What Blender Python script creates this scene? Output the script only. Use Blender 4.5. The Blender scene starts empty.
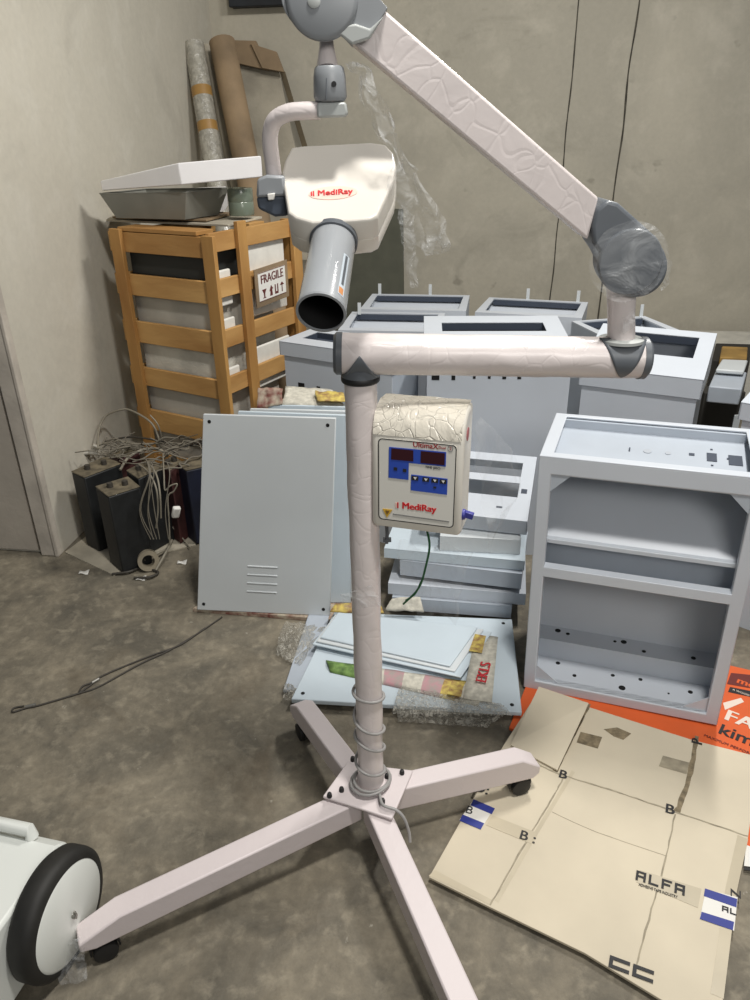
import bpy, bmesh, math, random
from mathutils import Vector as V, Matrix as M, noise
random.seed(7)
PI = math.pi
SC = bpy.context.scene
COL = SC.collection
rad = math.radians

# ------------------------------------------------------------------ camera
F_PX, PITCH, ROLL, CAM_H = 750.0, 26.4, -1.0, 1.55
_p, _r = rad(PITCH), rad(ROLL)
CF = V((0, math.cos(_p), -math.sin(_p)))
_R0, _U0 = V((1, 0, 0)), V((0, math.sin(_p), math.cos(_p)))
CR = math.cos(_r)*_R0 + math.sin(_r)*_U0
CU = -math.sin(_r)*_R0 + math.cos(_r)*_U0
CO = V((0, 0, CAM_H))
cam_d = bpy.data.cameras.new('camera')
cam = bpy.data.objects.new('camera', cam_d)
COL.objects.link(cam)
cam_d.sensor_fit = 'HORIZONTAL'; cam_d.sensor_width = 36; cam_d.lens = 36*F_PX/750
cam_d.clip_start = .02
cam.matrix_world = M((( CR.x, CU.x, -CF.x, CO.x), (CR.y, CU.y, -CF.y, CO.y), (CR.z, CU.z, -CF.z, CO.z), (0, 0, 0, 1)))
SC.camera = cam

def ray(x, y):
    return CF + (x-375)/F_PX*CR - (y-500)/F_PX*CU
def at(x, y, z=None, Y=None, X=None):
    """point of the room measured from the photograph: on height z, depth Y or offset X"""
    d = ray(x, y)
    if z is not None: t = (z-CAM_H)/d.z
    elif Y is not None: t = Y/d.y
    else: t = X/d.x
    return CO + t*d

# ------------------------------------------------------------------ materials
def lin(c):
    return tuple((v/255/12.92 if v/255 <= .04045 else ((v/255+.055)/1.055)**2.4) for v in c) + (1,)
MATS = {}
def mat(name, rgb, rough=.5, metal=0, noise_amt=0, noise_scale=8, bump=0, bump_scale=40, spec=.5, rgb2=None, coat=0, stretch=None):
    m = bpy.data.materials.new(name); m.use_nodes = True
    nt = m.node_tree; b = nt.nodes['Principled BSDF']
    b.inputs['Base Color'].default_value = lin(rgb)
    b.inputs['Roughness'].default_value = rough
    b.inputs['Metallic'].default_value = metal
    b.inputs['Specular IOR Level'].default_value = spec
    b.inputs['Coat Weight'].default_value = coat
    b.inputs['Coat Roughness'].default_value = .15
    tc = nt.nodes.new('ShaderNodeTexCoord')
    src = tc.outputs['Object']
    if stretch:
        mp = nt.nodes.new('ShaderNodeMapping'); mp.inputs['Scale'].default_value = stretch
        nt.links.new(src, mp.inputs['Vector']); src = mp.outputs['Vector']
    if noise_amt or rgb2:
        n = nt.nodes.new('ShaderNodeTexNoise'); n.inputs['Scale'].default_value = noise_scale; n.inputs['Detail'].default_value = 6
        nt.links.new(src, n.inputs['Vector'])
        r = nt.nodes.new('ShaderNodeValToRGB')
        if rgb2 is None:
            rgb2 = tuple(max(0, v*(1-noise_amt)) for v in rgb)
        r.color_ramp.elements[0].color = lin(rgb2); r.color_ramp.elements[1].color = lin(rgb)
        r.color_ramp.elements[0].position = .35; r.color_ramp.elements[1].position = .65
        nt.links.new(n.outputs['Fac'], r.inputs['Fac']); nt.links.new(r.outputs['Color'], b.inputs['Base Color'])
    if bump:
        n2 = nt.nodes.new('ShaderNodeTexNoise'); n2.inputs['Scale'].default_value = bump_scale; n2.inputs['Detail'].default_value = 4
        n2.inputs['Distortion'].default_value = .6
        nt.links.new(src, n2.inputs['Vector'])
        bp = nt.nodes.new('ShaderNodeBump'); bp.inputs['Strength'].default_value = bump; bp.inputs['Distance'].default_value = .01
        nt.links.new(n2.outputs['Fac'], bp.inputs['Height']); nt.links.new(bp.outputs['Normal'], b.inputs['Normal'])
    MATS[name] = m
    return m

def film(name, alpha=.2, tint=(235, 238, 240), bump_scale=30, bump=.8, rough=.12):
    m = bpy.data.materials.new(name); m.use_nodes = True
    nt = m.node_tree; b = nt.nodes['Principled BSDF']; out = nt.nodes['Material Output']
    b.inputs['Base Color'].default_value = lin(tint); b.inputs['Roughness'].default_value = rough
    tr = nt.nodes.new('ShaderNodeBsdfTransparent'); mx = nt.nodes.new('ShaderNodeMixShader')
    tc = nt.nodes.new('ShaderNodeTexCoord'); n = nt.nodes.new('ShaderNodeTexNoise')
    n.inputs['Scale'].default_value = bump_scale; n.inputs['Detail'].default_value = 3; n.inputs['Distortion'].default_value = 1.5
    nt.links.new(tc.outputs['Object'], n.inputs['Vector'])
    bp = nt.nodes.new('ShaderNodeBump'); bp.inputs['Strength'].default_value = bump; bp.inputs['Distance'].default_value = .02
    nt.links.new(n.outputs['Fac'], bp.inputs['Height']); nt.links.new(bp.outputs['Normal'], b.inputs['Normal'])
    r = nt.nodes.new('ShaderNodeValToRGB')
    r.color_ramp.elements[0].position = .45; r.color_ramp.elements[1].position = .75
    r.color_ramp.elements[0].color = (alpha*.6,)*3+(1,); r.color_ramp.elements[1].color = (min(1, alpha*2.6),)*3+(1,)
    nt.links.new(n.outputs['Fac'], r.inputs['Fac'])
    nt.links.new(r.outputs['Color'], mx.inputs['Fac'])
    nt.links.new(tr.outputs[0], mx.inputs[1]); nt.links.new(b.outputs[0], mx.inputs[2])
    nt.links.new(mx.outputs[0], out.inputs['Surface'])
    return m

WRAP   = mat('wrapped_pink_white', (222, 213, 211), .36, bump=.10, bump_scale=17, coat=.25, noise_amt=.03, noise_scale=14)
def creases(m, scale, strength):
    nt = m.node_tree; b = nt.nodes['Principled BSDF']; tc = nt.nodes.new('ShaderNodeTexCoord')
    wn = nt.nodes.new('ShaderNodeTexNoise'); wn.inputs['Scale'].default_value = 6
    mx = nt.nodes.new('ShaderNodeMix'); mx.data_type = 'VECTOR'; mx.inputs[0].default_value = .18
    v = nt.nodes.new('ShaderNodeTexVoronoi'); v.feature = 'DISTANCE_TO_EDGE'; v.inputs['Scale'].default_value = scale
    r = nt.nodes.new('ShaderNodeValToRGB'); r.color_ramp.elements[0].position = .0; r.color_ramp.elements[1].position = .07
    bp = nt.nodes.new('ShaderNodeBump'); bp.inputs['Strength'].default_value = strength; bp.inputs['Distance'].default_value = .004
    nt.links.new(tc.outputs['Object'], wn.inputs['Vector']); nt.links.new(tc.outputs['Object'], mx.inputs[4]); nt.links.new(wn.outputs['Color'], mx.inputs[5])
    nt.links.new(mx.outputs[1], v.inputs['Vector']); nt.links.new(v.outputs['Distance'], r.inputs['Fac']); nt.links.new(r.outputs['Color'], bp.inputs['Height'])
    old = b.inputs['Normal'].links[0].from_socket if b.inputs['Normal'].links else None
    if old: nt.links.new(old, bp.inputs['Normal'])
    nt.links.new(bp.outputs['Normal'], b.inputs['Normal'])
creases(WRAP, 27, .09)
LEGW   = mat('leg_pink_white', (214, 204, 204), .45, bump=.10, bump_scale=30)
HEADW  = mat('head_white', (222, 217, 208), .3, coat=.2)
BOXW   = mat('box_white', (226, 222, 212), .35)
BOXWRAP= mat('box_shrink_film', (228, 222, 208), .22, bump=.6, bump_scale=24, coat=.6); creases(BOXWRAP, 48, .45)
GREYP  = mat('grey_plastic', (146, 150, 154), .4, noise_amt=.05)
GREYD  = mat('grey_plastic_dark', (98, 103, 109), .4, noise_amt=.06)
GREYL  = mat('grey_plastic_light', (176, 180, 178), .4)
NAVYG  = mat('slate_plastic', (72, 80, 92), .45)
CONE   = mat('cone_grey', (160, 164, 168), .22, coat=.5, bump=.12, bump_scale=18)
BLACK  = mat('black_rubber', (26, 26, 27), .55)
VOID   = mat('black_void', (7, 7, 8), .8)
BLUE   = mat('panel_blue', (46, 78, 176), .4)
DISP   = mat('display_dark_red', (56, 22, 30), .2)
RED    = mat('logo_red', (205, 40, 44), .5)
PALERED= mat('logo_pale', (240, 200, 186), .5)
DKRED  = mat('title_red', (150, 40, 44), .5)
INK    = mat('ink_black', (34, 34, 36), .6)
GREYINK= mat('ink_grey', (130, 130, 128), .6)
YELLOW = mat('warning_yellow', (214, 172, 60), .5)
KEYBL  = mat('blue_knob', (60, 62, 140), .35)
CABLE  = mat('cable_grey', (150, 148, 146), .4)
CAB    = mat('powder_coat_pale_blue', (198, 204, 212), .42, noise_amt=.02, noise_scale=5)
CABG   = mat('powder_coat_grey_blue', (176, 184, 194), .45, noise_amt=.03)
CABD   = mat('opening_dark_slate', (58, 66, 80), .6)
PANELW = mat('panel_white', (205, 210, 212), .4, noise_amt=.02, noise_scale=4)
PANELB = mat('panel_pale_blue', (196, 208, 216), .42, noise_amt=.02)
WOOD   = mat('crate_pine', (190, 146, 84), .7, rgb2=(150, 106, 54), noise_scale=6, bump=.25, bump_scale=30, stretch=(1, 1, .25))
WOOD2  = mat('crate_pine_slat', (200, 158, 98), .7, rgb2=(164, 120, 66), noise_scale=6, bump=.25, bump_scale=30, stretch=(.3, .3, 1))
FOAM   = mat('packing_foam', (206, 203, 192), .8, noise_amt=.12, noise_scale=9, bump=.3, bump_scale=60)
FOAMW  = mat('bright_foam', (226, 224, 216), .8, noise_amt=.05, noise_scale=20)
CLOTH  = mat('grey_wrap_sheet', (182, 178, 168), .7, noise_amt=.12, noise_scale=5, bump=.5, bump_scale=9)
CARD   = mat('cardboard_brown', (150, 128, 100), .8, noise_amt=.18, noise_scale=5, bump=.15)
CARDD  = mat('cardboard_dull', (186, 178, 160), .8, noise_amt=.22, noise_scale=4, bump=.2)
CARTON = mat('carton_cream', (214, 203, 180), .7, noise_amt=.07, noise_scale=3, bump=.08, bump_scale=12)
CREASE = mat('carton_crease', (172, 162, 140), .8, noise_amt=.2, noise_scale=30)
TAPE   = mat('clear_brown_tape', (198, 187, 163), .3, noise_amt=.06)
TORN   = mat('torn_ply', (146, 132, 106), .9, noise_amt=.3, noise_scale=60)
LABELB = mat('label_blue', (44, 56, 138), .5)
LABELW = mat('label_white', (228, 226, 220), .5)
ORANGE = mat('carton_orange', (222, 98, 44), .6, noise_amt=.06)
MAROON = mat('carton_maroon', (104, 40, 34), .6)
PALEO  = mat('print_pale', (228, 214, 200), .6)
BATT   = mat('battery_black', (30, 32, 33), .55, noise_amt=.3, noise_scale=20)
BATTN  = mat('battery_navy', (26, 32, 54), .6, noise_amt=.3)
BATTM  = mat('battery_maroon', (74, 38, 36), .7, noise_amt=.3)
DUST   = mat('dusty_top', (118, 108, 88), .9, noise_amt=.3, noise_scale=25)
WIREG  = mat('wire_dusty', (136, 130, 116), .6)
WIRED  = mat('wire_dark', (60, 56, 50), .6)
GREEN  = mat('wire_green', (34, 92, 56), .5)
TRAYW  = mat('white_tray', (226, 224, 224), .5, noise_amt=.02)
TRAYG  = mat('grey_tray', (126, 126, 118), .6, noise_amt=.08)
TAPEG  = mat('tape_roll_green', (112, 122, 108), .25, coat=.4)
FILMR  = mat('silver_bubble_roll', (176, 172, 160), .25, bump=1.0, bump_scale=38, coat=.5, noise_amt=.15, noise_scale=30)
BROWNT = mat('brown_tape', (160, 124, 70), .35)
BOARD  = mat('olive_board', (88, 89, 76), .8, noise_amt=.12)
MACHW  = mat('machine_white', (222, 225, 220), .35, coat=.2)
TYRE   = mat('tyre_black', (38, 37, 34), .65, noise_amt=.35, noise_scale=14)
NEWS   = mat('newsprint', (206, 202, 188), .8, noise_amt=.15, noise_scale=60)
NEWSG  = mat('flyer_green', (128, 160, 86), .7, rgb2=(70, 98, 50), noise_scale=40)
NEWSR  = mat('flyer_red', (190, 46, 54), .7)
NEWSP  = mat('flyer_pink', (186, 140, 146), .7, rgb2=(160, 152, 146), noise_scale=50)
NEWSY  = mat('flyer_yellow', (206, 186, 96), .7, rgb2=(140, 104, 70), noise_scale=50)
NEWSO  = mat('flyer_rust', (186, 176, 156), .7, rgb2=(116, 62, 54), noise_scale=34)
STEEL  = mat('steel', (150, 148, 142), .35, metal=.8)
DARKSH = mat('dark_shelf', (34, 38, 44), .7, noise_amt=.3)
DOORW  = mat('door_paint', (184, 176, 164), .6, noise_amt=.12, noise_scale=4, bump=.15)
FRAMEW = mat('frame_paint', (200, 192, 180), .6, noise_amt=.14, noise_scale=6, bump=.2)
FILM   = film('clear_film', .13)
FILMD  = film('crumpled_film', .15, bump_scale=26, bump=1.0, rough=.06)
BUBBLE = film('bubble_wrap', .42, (206, 202, 190), bump_scale=70, bump=1.0, rough=.25)
BAG    = film('clear_bag', .10, bump_scale=16)

# ------------------------------------------------------------------ mesh builder
def children_root(o):
    while o.parent: o = o.parent
    return o
class MB:
    def __init__(s):
        s.bm = bmesh.new(); s.mi = 0
    def _f(s, vs):
        try:
            f = s.bm.faces.new(vs); f.material_index = s.mi; return f
        except ValueError: return None
    def box(s, c, size, R=None):
        c = V(c); hx, hy, hz = [v/2 for v in size]
        vs = []
        for x, y, z in ((-1,-1,-1),(1,-1,-1),(1,1,-1),(-1,1,-1),(-1,-1,1),(1,-1,1),(1,1,1),(-1,1,1)):
            p = V((x*hx, y*hy, z*hz))
            if R is not None: p = R @ p
            vs.append(s.bm.verts.new(c+p))
        for q in ((3,2,1,0),(4,5,6,7),(0,1,5,4),(1,2,6,5),(2,3,7,6),(3,0,4,7)): s._f([vs[i] for i in q])
        return s
    def bx(s, x0, x1, y0, y1, z0, z1, R=None):
        return s.box(((x0+x1)/2, (y0+y1)/2, (z0+z1)/2), (x1-x0, y1-y0, z1-z0), R)
    def loft(s, loops, cap=True, close=True):
        rows = [[s.bm.verts.new(V(p)) for p in l] for l in loops]
        n = len(rows[0])
        for a, b in zip(rows, rows[1:]):
            for i in range(n if close else n-1):
                s._f([a[i], a[(i+1) % n], b[(i+1) % n], b[i]])
        if cap:
            s._f(rows[0][::-1]); s._f(rows[-1])
        return s
    def prism(s, pts, vec):
        vec = V(vec); pts = [V(p) for p in pts]
        return s.loft([pts, [p+vec for p in pts]])
    def ring(s, outer, inner, vec):
        """frame: ring between two loops, thickness vec"""
        vec = V(vec); n = len(outer)
        o0 = [s.bm.verts.new(V(p)) for p in outer]; i0 = [s.bm.verts.new(V(p)) for p in inner]
        o1 = [s.bm.verts.new(V(p)+vec) for p in outer]; i1 = [s.bm.verts.new(V(p)+vec) for p in inner]
        for k in range(n):
            j = (k+1) % n
            s._f([o0[k], o0[j], i0[j], i0[k]]); s._f([o1[j], o1[k], i1[k], i1[j]])
            s._f([o0[j], o0[k], o1[k], o1[j]]); s._f([i0[k], i0[j], i1[j], i1[k]])
        return s
    def tube(s, pts, r, n=12, cap=True):
        pts = [V(p) for p in pts]; rs = r if isinstance(r, (list, tuple)) else [r]*len(pts)
        t0 = (pts[1]-pts[0]).normalized()
        a = t0.orthogonal().normalized(); loops = []
        for i, p in enumerate(pts):
            t = (pts[min(i+1, len(pts)-1)]-pts[max(i-1, 0)])
            t = t.normalized() if t.length > 1e-9 else t0
            a = (a - a.dot(t)*t).normalized(); b = t.cross(a)
            loops.append([p + rs[i]*(math.cos(2*PI*k/n)*a + math.sin(2*PI*k/n)*b) for k in range(n)])
        return s.loft(loops, cap)
    def lathe(s, prof, o, axis=(0, 0, 1), n=32, cap=True):
        o = V(o); ax = V(axis).normalized(); a = ax.orthogonal().normalized(); b = ax.cross(a)
        return s.loft([[o + h*ax + r*(math.cos(2*PI*k/n)*a + math.sin(2*PI*k/n)*b) for k in range(n)] for r, h in prof], cap)
    def grid(s, fn, nu, nv):
        vs = [[s.bm.verts.new(V(fn(u/nu, v/nv))) for v in range(nv+1)] for u in range(nu+1)]
        for u in range(nu):
            for v in range(nv):
                s._f([vs[u][v], vs[u+1][v], vs[u+1][v+1], vs[u][v+1]])
        return s
    def build(s, name, mats, parent=None, world=True, bevel=0, seg=2, smooth=35, base=True):
        bmesh.ops.recalc_face_normals(s.bm, faces=s.bm.faces)
        me = bpy.data.meshes.new(name)
        loc = V((0, 0, 0))
        if parent is not None:
            if world:
                s.bm.transform(children_root(parent).matrix_basis.inverted())
        elif base and world:
            xs = [v.co for v in s.bm.verts]
            loc = V(((min(p.x for p in xs)+max(p.x for p in xs))/2, (min(p.y for p in xs)+max(p.y for p in xs))/2, min(p.z for p in xs)))
            s.bm.transform(M.Translation(-loc))
        s.bm.to_mesh(me); s.bm.free()
        for m in (mats if isinstance(mats, (list, tuple)) else [mats]): me.materials.append(m)
        o = bpy.data.objects.new(name, me); COL.objects.link(o); o.location = loc
        if parent is not None: o.parent = parent
        if smooth:
            for p in me.polygons: p.use_smooth = True
            me.set_sharp_from_angle(angle=rad(smooth))
        if bevel:
            md = o.modifiers.new('bevel', 'BEVEL'); md.width = bevel; md.segments = seg; md.limit_method = 'ANGLE'; md.angle_limit = rad(40)
            md.harden_normals = False
        return o

def tag(o, label=None, cat=None, group=None, kind=None):
    if label: o['label'] = label
    if cat: o['category'] = cat
    if group: o['group'] = group
    if kind: o['kind'] = kind
    return o
def thing(name, label, cat, loc=(0, 0, 0), rz=0, group=None, rot=None):
    o = bpy.data.objects.new(name, None); COL.objects.link(o); o.empty_display_size = .05
    o.location = loc; o.rotation_euler = rot if rot else (0, 0, rz)
    r = o.rotation_euler.to_matrix().to_4x4()
    o.matrix_basis = M.Translation(V(loc)) @ r
    return tag(o, label, cat, group)
def text(name, body, size, m, parent, o, ex, ey, align='CENTER', bold=0, world=True, squash=1.0, kind=None):
    """flat lettering with its origin at o, reading along ex, rising along ey"""
    cu = bpy.data.curves.new(name, 'FONT'); cu.body = body; cu.size = size; cu.align_x = align; cu.align_y = 'CENTER'
    cu.extrude = .0004; cu.resolution_u = 3
    t = bpy.data.objects.new(name+'_tmp', cu); COL.objects.link(t)
    dg = bpy.context.evaluated_depsgraph_get()
    me = bpy.data.meshes.new_from_object(t.evaluated_get(dg))
    bpy.data.objects.remove(t); bpy.data.curves.remove(cu)
    ex = V(ex).normalized(); ey = V(ey).normalized(); ez = ex.cross(ey).normalized()
    T = M(((ex.x*squash, ey.x, ez.x, o[0]), (ex.y*squash, ey.y, ez.y, o[1]), (ex.z*squash, ey.z, ez.z, o[2]), (0, 0, 0, 1)))
    if world: T = children_root(parent).matrix_basis.inverted() @ T
    if bold:
        bm = bmesh.new()
        for k in (-1, 0, 1):
            n0 = len(bm.verts); bm.from_mesh(me); bm.verts.ensure_lookup_table()
            for v in bm.verts[n0:]: v.co.x += k*bold*size; v.co.z += .00005*k
        bm.to_mesh(me); bm.free()
    me.transform(T); me.materials.clear(); me.materials.append(m)
    ob = bpy.data.objects.new(name, me); COL.objects.link(ob); ob.parent = parent
    return ob
def arc(c, r, a0, a1, n, ex=(1, 0, 0), ey=(0, 0, 1)):
    c, ex, ey = V(c), V(ex), V(ey)
    return [c + r*(math.cos(a0+(a1-a0)*i/n)*ex + math.sin(a0+(a1-a0)*i/n)*ey) for i in range(n+1)]
def smooth_path(pts, n=8):
    pts = [V(p) for p in pts]; out = []
    for i in range(len(pts)-1):
        p0, p1, p2, p3 = pts[max(i-1, 0)], pts[i], pts[i+1], pts[min(i+2, len(pts)-1)]
        for k in range(n):
            t = k/n
            out.append(.5*((2*p1)+(p2-p0)*t+(2*p0-5*p1+4*p2-p3)*t*t+(3*p1-p0-3*p2+p3)*t*t*t))
    return out+[pts[-1]]
def rot3(rx=0, ry=0, rz=0):
    from mathutils import Euler
    return Euler((rx, ry, rz)).to_matrix()
def nz(p, s=1.0): return noise.noise_vector(V(p)*s)

# ------------------------------------------------------------------ room
A = rad(8)
E1 = V((math.cos(A), -math.sin(A), 0)); E2 = V((math.sin(A), math.cos(A), 0)); UP = V((0, 0, 1))
J = at(62, 553, z=0)                                   # foot of the left wall beside the door frame
K = J + 2.62*E2                                        # room corner
def room_material(name, base, dark, light, scale, stains=None, cracks=None, bump=.3, rough=.85, dabs=None, fine=.25):
    m = bpy.data.materials.new(name); m.use_nodes = True; nt = m.node_tree; b = nt.nodes['Principled BSDF']
    b.inputs['Roughness'].default_value = rough
    tc = nt.nodes.new('ShaderNodeTexCoord'); geo = nt.nodes.new('ShaderNodeNewGeometry')
    def N(sc, det=8, dist=.4, w=0):
        n = nt.nodes.new('ShaderNodeTexNoise'); n.inputs['Scale'].default_value = sc; n.inputs['Detail'].default_value = det
        n.inputs['Distortion'].default_value = dist; n.inputs['Roughness'].default_value = .62
        nt.links.new(geo.outputs['Position'], n.inputs['Vector']); return n
    def ramp(src, a, ca, bq, cb):
        r = nt.nodes.new('ShaderNodeValToRGB'); r.color_ramp.elements[0].position = a; r.color_ramp.elements[1].position = bq
        r.color_ramp.elements[0].color = ca; r.color_ramp.elements[1].color = cb; nt.links.new(src, r.inputs['Fac']); return r
    def mix(f, a, c, mode='MIX'):
        x = nt.nodes.new('ShaderNodeMix'); x.data_type = 'RGBA'; x.blend_type = mode
        if isinstance(f, float): x.inputs[0].default_value = f
        else: nt.links.new(f, x.inputs[0])
        nt.links.new(a, x.inputs[6])
        if isinstance(c, tuple): x.inputs[7].default_value = c
        else: nt.links.new(c, x.inputs[7])
        return x.outputs[2]
    n1 = N(scale, 8, .8); col = ramp(n1.outputs['Fac'], .33, lin(dark), .68, lin(base)).outputs['Color']
    n2 = N(scale*4.3, 10, .3); f2 = ramp(n2.outputs['Fac'], .52, (0,)*3+(1,), .75, (.8,)*3+(1,)).outputs['Color']
    col = mix(f2, col, lin(light))
    if stains:
        n3 = N(stains[1], 6, 1.2); f3 = ramp(n3.outputs['Fac'], .56, (0,)*3+(1,), .72, (.75,)*3+(1,)).outputs['Color']
        col = mix(f3, col, lin(stains[0]))
    if dabs:
        n5 = N(dabs[1], 3, 0); f5 = ramp(n5.outputs['Fac'], .70, (0,)*3+(1,), .76, (.6,)*3+(1,)).outputs['Color']
        col = mix(f5, col, lin(dabs[0]))
    n6 = N(38, 5, 0); f6 = ramp(n6.outputs['Fac'], .32, (.74, .74, .74, 1), .66, (1.0, 1.0, 1.0, 1)).outputs['Color']
    col = mix(fine, col, f6, 'MULTIPLY')
    nt.links.new(col, b.inputs['Base Color'])
    nb = N(scale*9, 10, .2); bp = nt.nodes.new('ShaderNodeBump'); bp.inputs['Strength'].default_value = bump; bp.inputs['Distance'].default_value = .008
    nt.links.new(nb.outputs['Fac'], bp.inputs['Height']); nt.links.new(bp.outputs['Normal'], b.inputs['Normal'])
    return m
FLOOR = room_material('floor_concrete', (142, 133, 115), (98, 93, 82), (160, 151, 132), 4.4, ((100, 90, 74), 2.1), rough=.7, dabs=((190, 185, 172), 30), bump=.5, fine=.9)
LWALL = room_material('left_wall_plaster', (204, 199, 185), (194, 189, 175), (208, 204, 192), 1.2, ((184, 179, 166), 1.7), bump=.12)
BWALL = room_material('back_wall_plaster', (190, 184, 168), (172, 167, 153), (198, 192, 177), 1.1, ((150, 145, 132), 1.6), bump=.3, dabs=((140, 135, 122), 6))

MB().bx(-4.5, 5, -1.5, 7.5, -.1, 0).build('floor', FLOOR, base=False)['kind'] = 'structure'
def wall_slab(name, a, b, out, m, z1=4.2):
    w = MB(); a, b = V(a), V(b)
    w.prism([a, b, b+out*.12, a+out*.12], UP*z1)
    o = w.build(name, m, base=False); o['kind'] = 'structure'; return o
wall_slab('wall_left', J, K + E2*.12, -E1, LWALL)
wall_slab('wall_front_left', J - E1*.12, J - E1*3.2, E2, LWALL)
wall_slab('wall_back', K - E1*.12, K + E1*5.2, E2, BWALL)
# painted door frame and closed door on the return of the wall at the left edge
q = MB(); q.prism([J + E1*.004, J - E2*.035 + E1*.004, J - E2*.035 - E1*.012, J - E1*.012], UP*2.25)
q.prism([J - E1*.012, J - E2*.028 - E1*.012, J - E2*.028 - E1*.075, J - E1*.075], UP*2.25)
q.prism([J - E1*.075 + UP*2.17, J - E2*.028 - E1*.075 + UP*2.17, J - E2*.028 - E1*1.05 + UP*2.17, J - E1*1.05 + UP*2.17], UP*.08)
fr = q.build('trim_1', FRAMEW, base=False, bevel=.004); fr['kind'] = 'structure'
d1 = MB(); s0 = J - E1*.092 - E2*.012
d1.prism([s0 + UP*.012, s0 - E1*.93 + UP*.012, s0 - E1*.93 + E2*.011 + UP*.012, s0 + E2*.011 + UP*.012], UP*2.15)
dr = d1.build('door_1', DOORW, base=False, bevel=.003); dr['kind'] = 'structure'
hb = MB(); hp = s0 - E1*.05 + UP*.98
hb.tube([hp, hp - E2*.035, hp - E2*.035 - E1*.08], .008, 10)
hb.build('handle', STEEL, dr, base=False)
# vertical joint lines in the back wall (thin proud plaster strips beside a recessed seam)
def on_back(x, y):
    d = ray(x, y); t = (K - CO).dot(E2)/d.dot(E2); return CO + t*d
def on_left(x, y):
    d = ray(x, y); t = (J - CO).dot(E1)/d.dot(E1); return CO + t*d
SEAM = mat('wall_seam', (84, 80, 70), .9, noise_amt=.3, noise_scale=20)
for k, (x0, y0, x1, y1, w) in enumerate(((579, 0, 553, 275, .010), (639, 0, 611, 215, .012))):
    p0, p1 = on_back(x0, y0), on_back(x1, y1)
    dirn = (p0-p1).normalized(); top = p0 + dirn*.6; bot = p1 - dirn*(p1.z/dirn.z if dirn.z else 0)*.98
    pts = []
    for i in range(41):
        t = i/40; c = top.lerp(bot, t); c += E1*.012*noise.noise(V((c.z*3, k*7.1, 0)))
        ww = w*(.6+.7*abs(noise.noise(V((c.z*5, k*3.3, 2)))))
        pts.append((c-E1*ww/2, c+E1*ww/2))
    g = MB(); g.loft([[a-E2*.003, b-E2*.003, b+E2*.004, a+E2*.004] for a, b in pts])
    g.build('trim_%d' % (k+2), SEAM, base=False)['kind'] = 'structure'
# faint shallow step left of the seam: a plaster pilaster
p0 = on_back(545, 140); p1 = on_back(576, 140); 

# dark shelf end high on the back wall
sh = MB(); c0 = on_back(233, 9)
sh.prism([c0 - E2*.08, c0 + E1*.75 - E2*.08, c0 + E1*.75, c0], UP*.14)
tag(sh.build('wall_shelf', DARKSH, bevel=.004), 'dark shelf mounted high on the back wall near the corner', 'shelf')

# ------------------------------------------------------------------ dental x-ray stand
SY = 1.278
BASE = at(368, 790, z=.0); BASE = V((at(368, 785, Y=SY).x, SY, 0))
S = thing('dental_xray_machine', 'white mobile dental x-ray machine on a four-legged castor stand, still wrapped in film', 'x-ray machine', BASE)
def atS(x, y): return at(x, y, Y=SY)
COLX0 = atS(371, 778); COLX1 = atS(360.5, 378)
ctop = COLX1; cbot = V((COLX1.x*.6+COLX0.x*.4, SY, .172))
# base plate
ZP = .172
pc = [at(x, y, z=ZP) for x, y in ((322.5, 796), (392, 818.5), (413, 770), (347, 762))]
pcc = sum(pc, V())/4
ea = (pc[1]-pc[0]+pc[2]-pc[3]).normalized(); eb = UP.cross(ea); hp_ = .075
plate = MB()
pl = []
pl = [p.copy() for p in pc]
plate.prism([p - UP*.008 for p in pl], UP*.008)
bp_ = plate.build('base_plate', LEGW, S, bevel=.003)
for x, y in ((329.6, 793.6), (341.6, 788), (352.8, 757.5), (402, 770.7), (387, 774.5), (382.6, 799.5)):
    p = at(x, y+3, z=ZP); b = MB(); b.lathe([(.006, 0), (.006, .006), (.0045, .011), (.002, .012)], p, n=12)
    b.build('bolt', BLACK, bp_)
# upright tube
u = MB(); u.tube([cbot.lerp(ctop, i/30) for i in range(31)], .0295, 32)
# a few film wrinkles along the tube
for v in u.bm.verts:
    n = V((v.co.x-cbot.x, v.co.y-cbot.y, 0))
    if n.length > .02: v.co += n.normalized()*.0022*noise.noise(V((v.co.x*45, v.co.y*45, v.co.z*16)))
u.build('upright_tube', WRAP, S, smooth=60)
cl = MB(); cl.lathe([(.0295, 0), (.034, .002), (.034, .009), (.0295, .012)], cbot, n=32); cl.build('foot_collar', LEGW, S)
# horizontal arm
a0, a1 = atS(340, 353.5), atS(641, 358)
AR = .0355
ha = MB(); ha.tube([a0.lerp(a1, i/40) for i in range(41)], AR, 36)
for v in ha.bm.verts:
    n = V((0, v.co.y-SY, v.co.z-(a0.z+a1.z)/2))
    if n.length > .02: v.co += n.normalized()*.0012*noise.noise(V((v.co.x*30, v.co.y*50, v.co.z*50)))
ha = ha.build('horizontal_arm', WRAP, S, smooth=60)
ax = (a1-a0).normalized()
for nm, p, d in (('end_cap', a0, -ax), ('end_cap', a1, ax)):
    c = MB(); c.lathe([(AR+.0012, -.004), (AR+.0012, .006), (AR-.004, .011), (.001, .0125)], p, d, n=36); c.build(nm, GREYD, ha)
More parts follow.
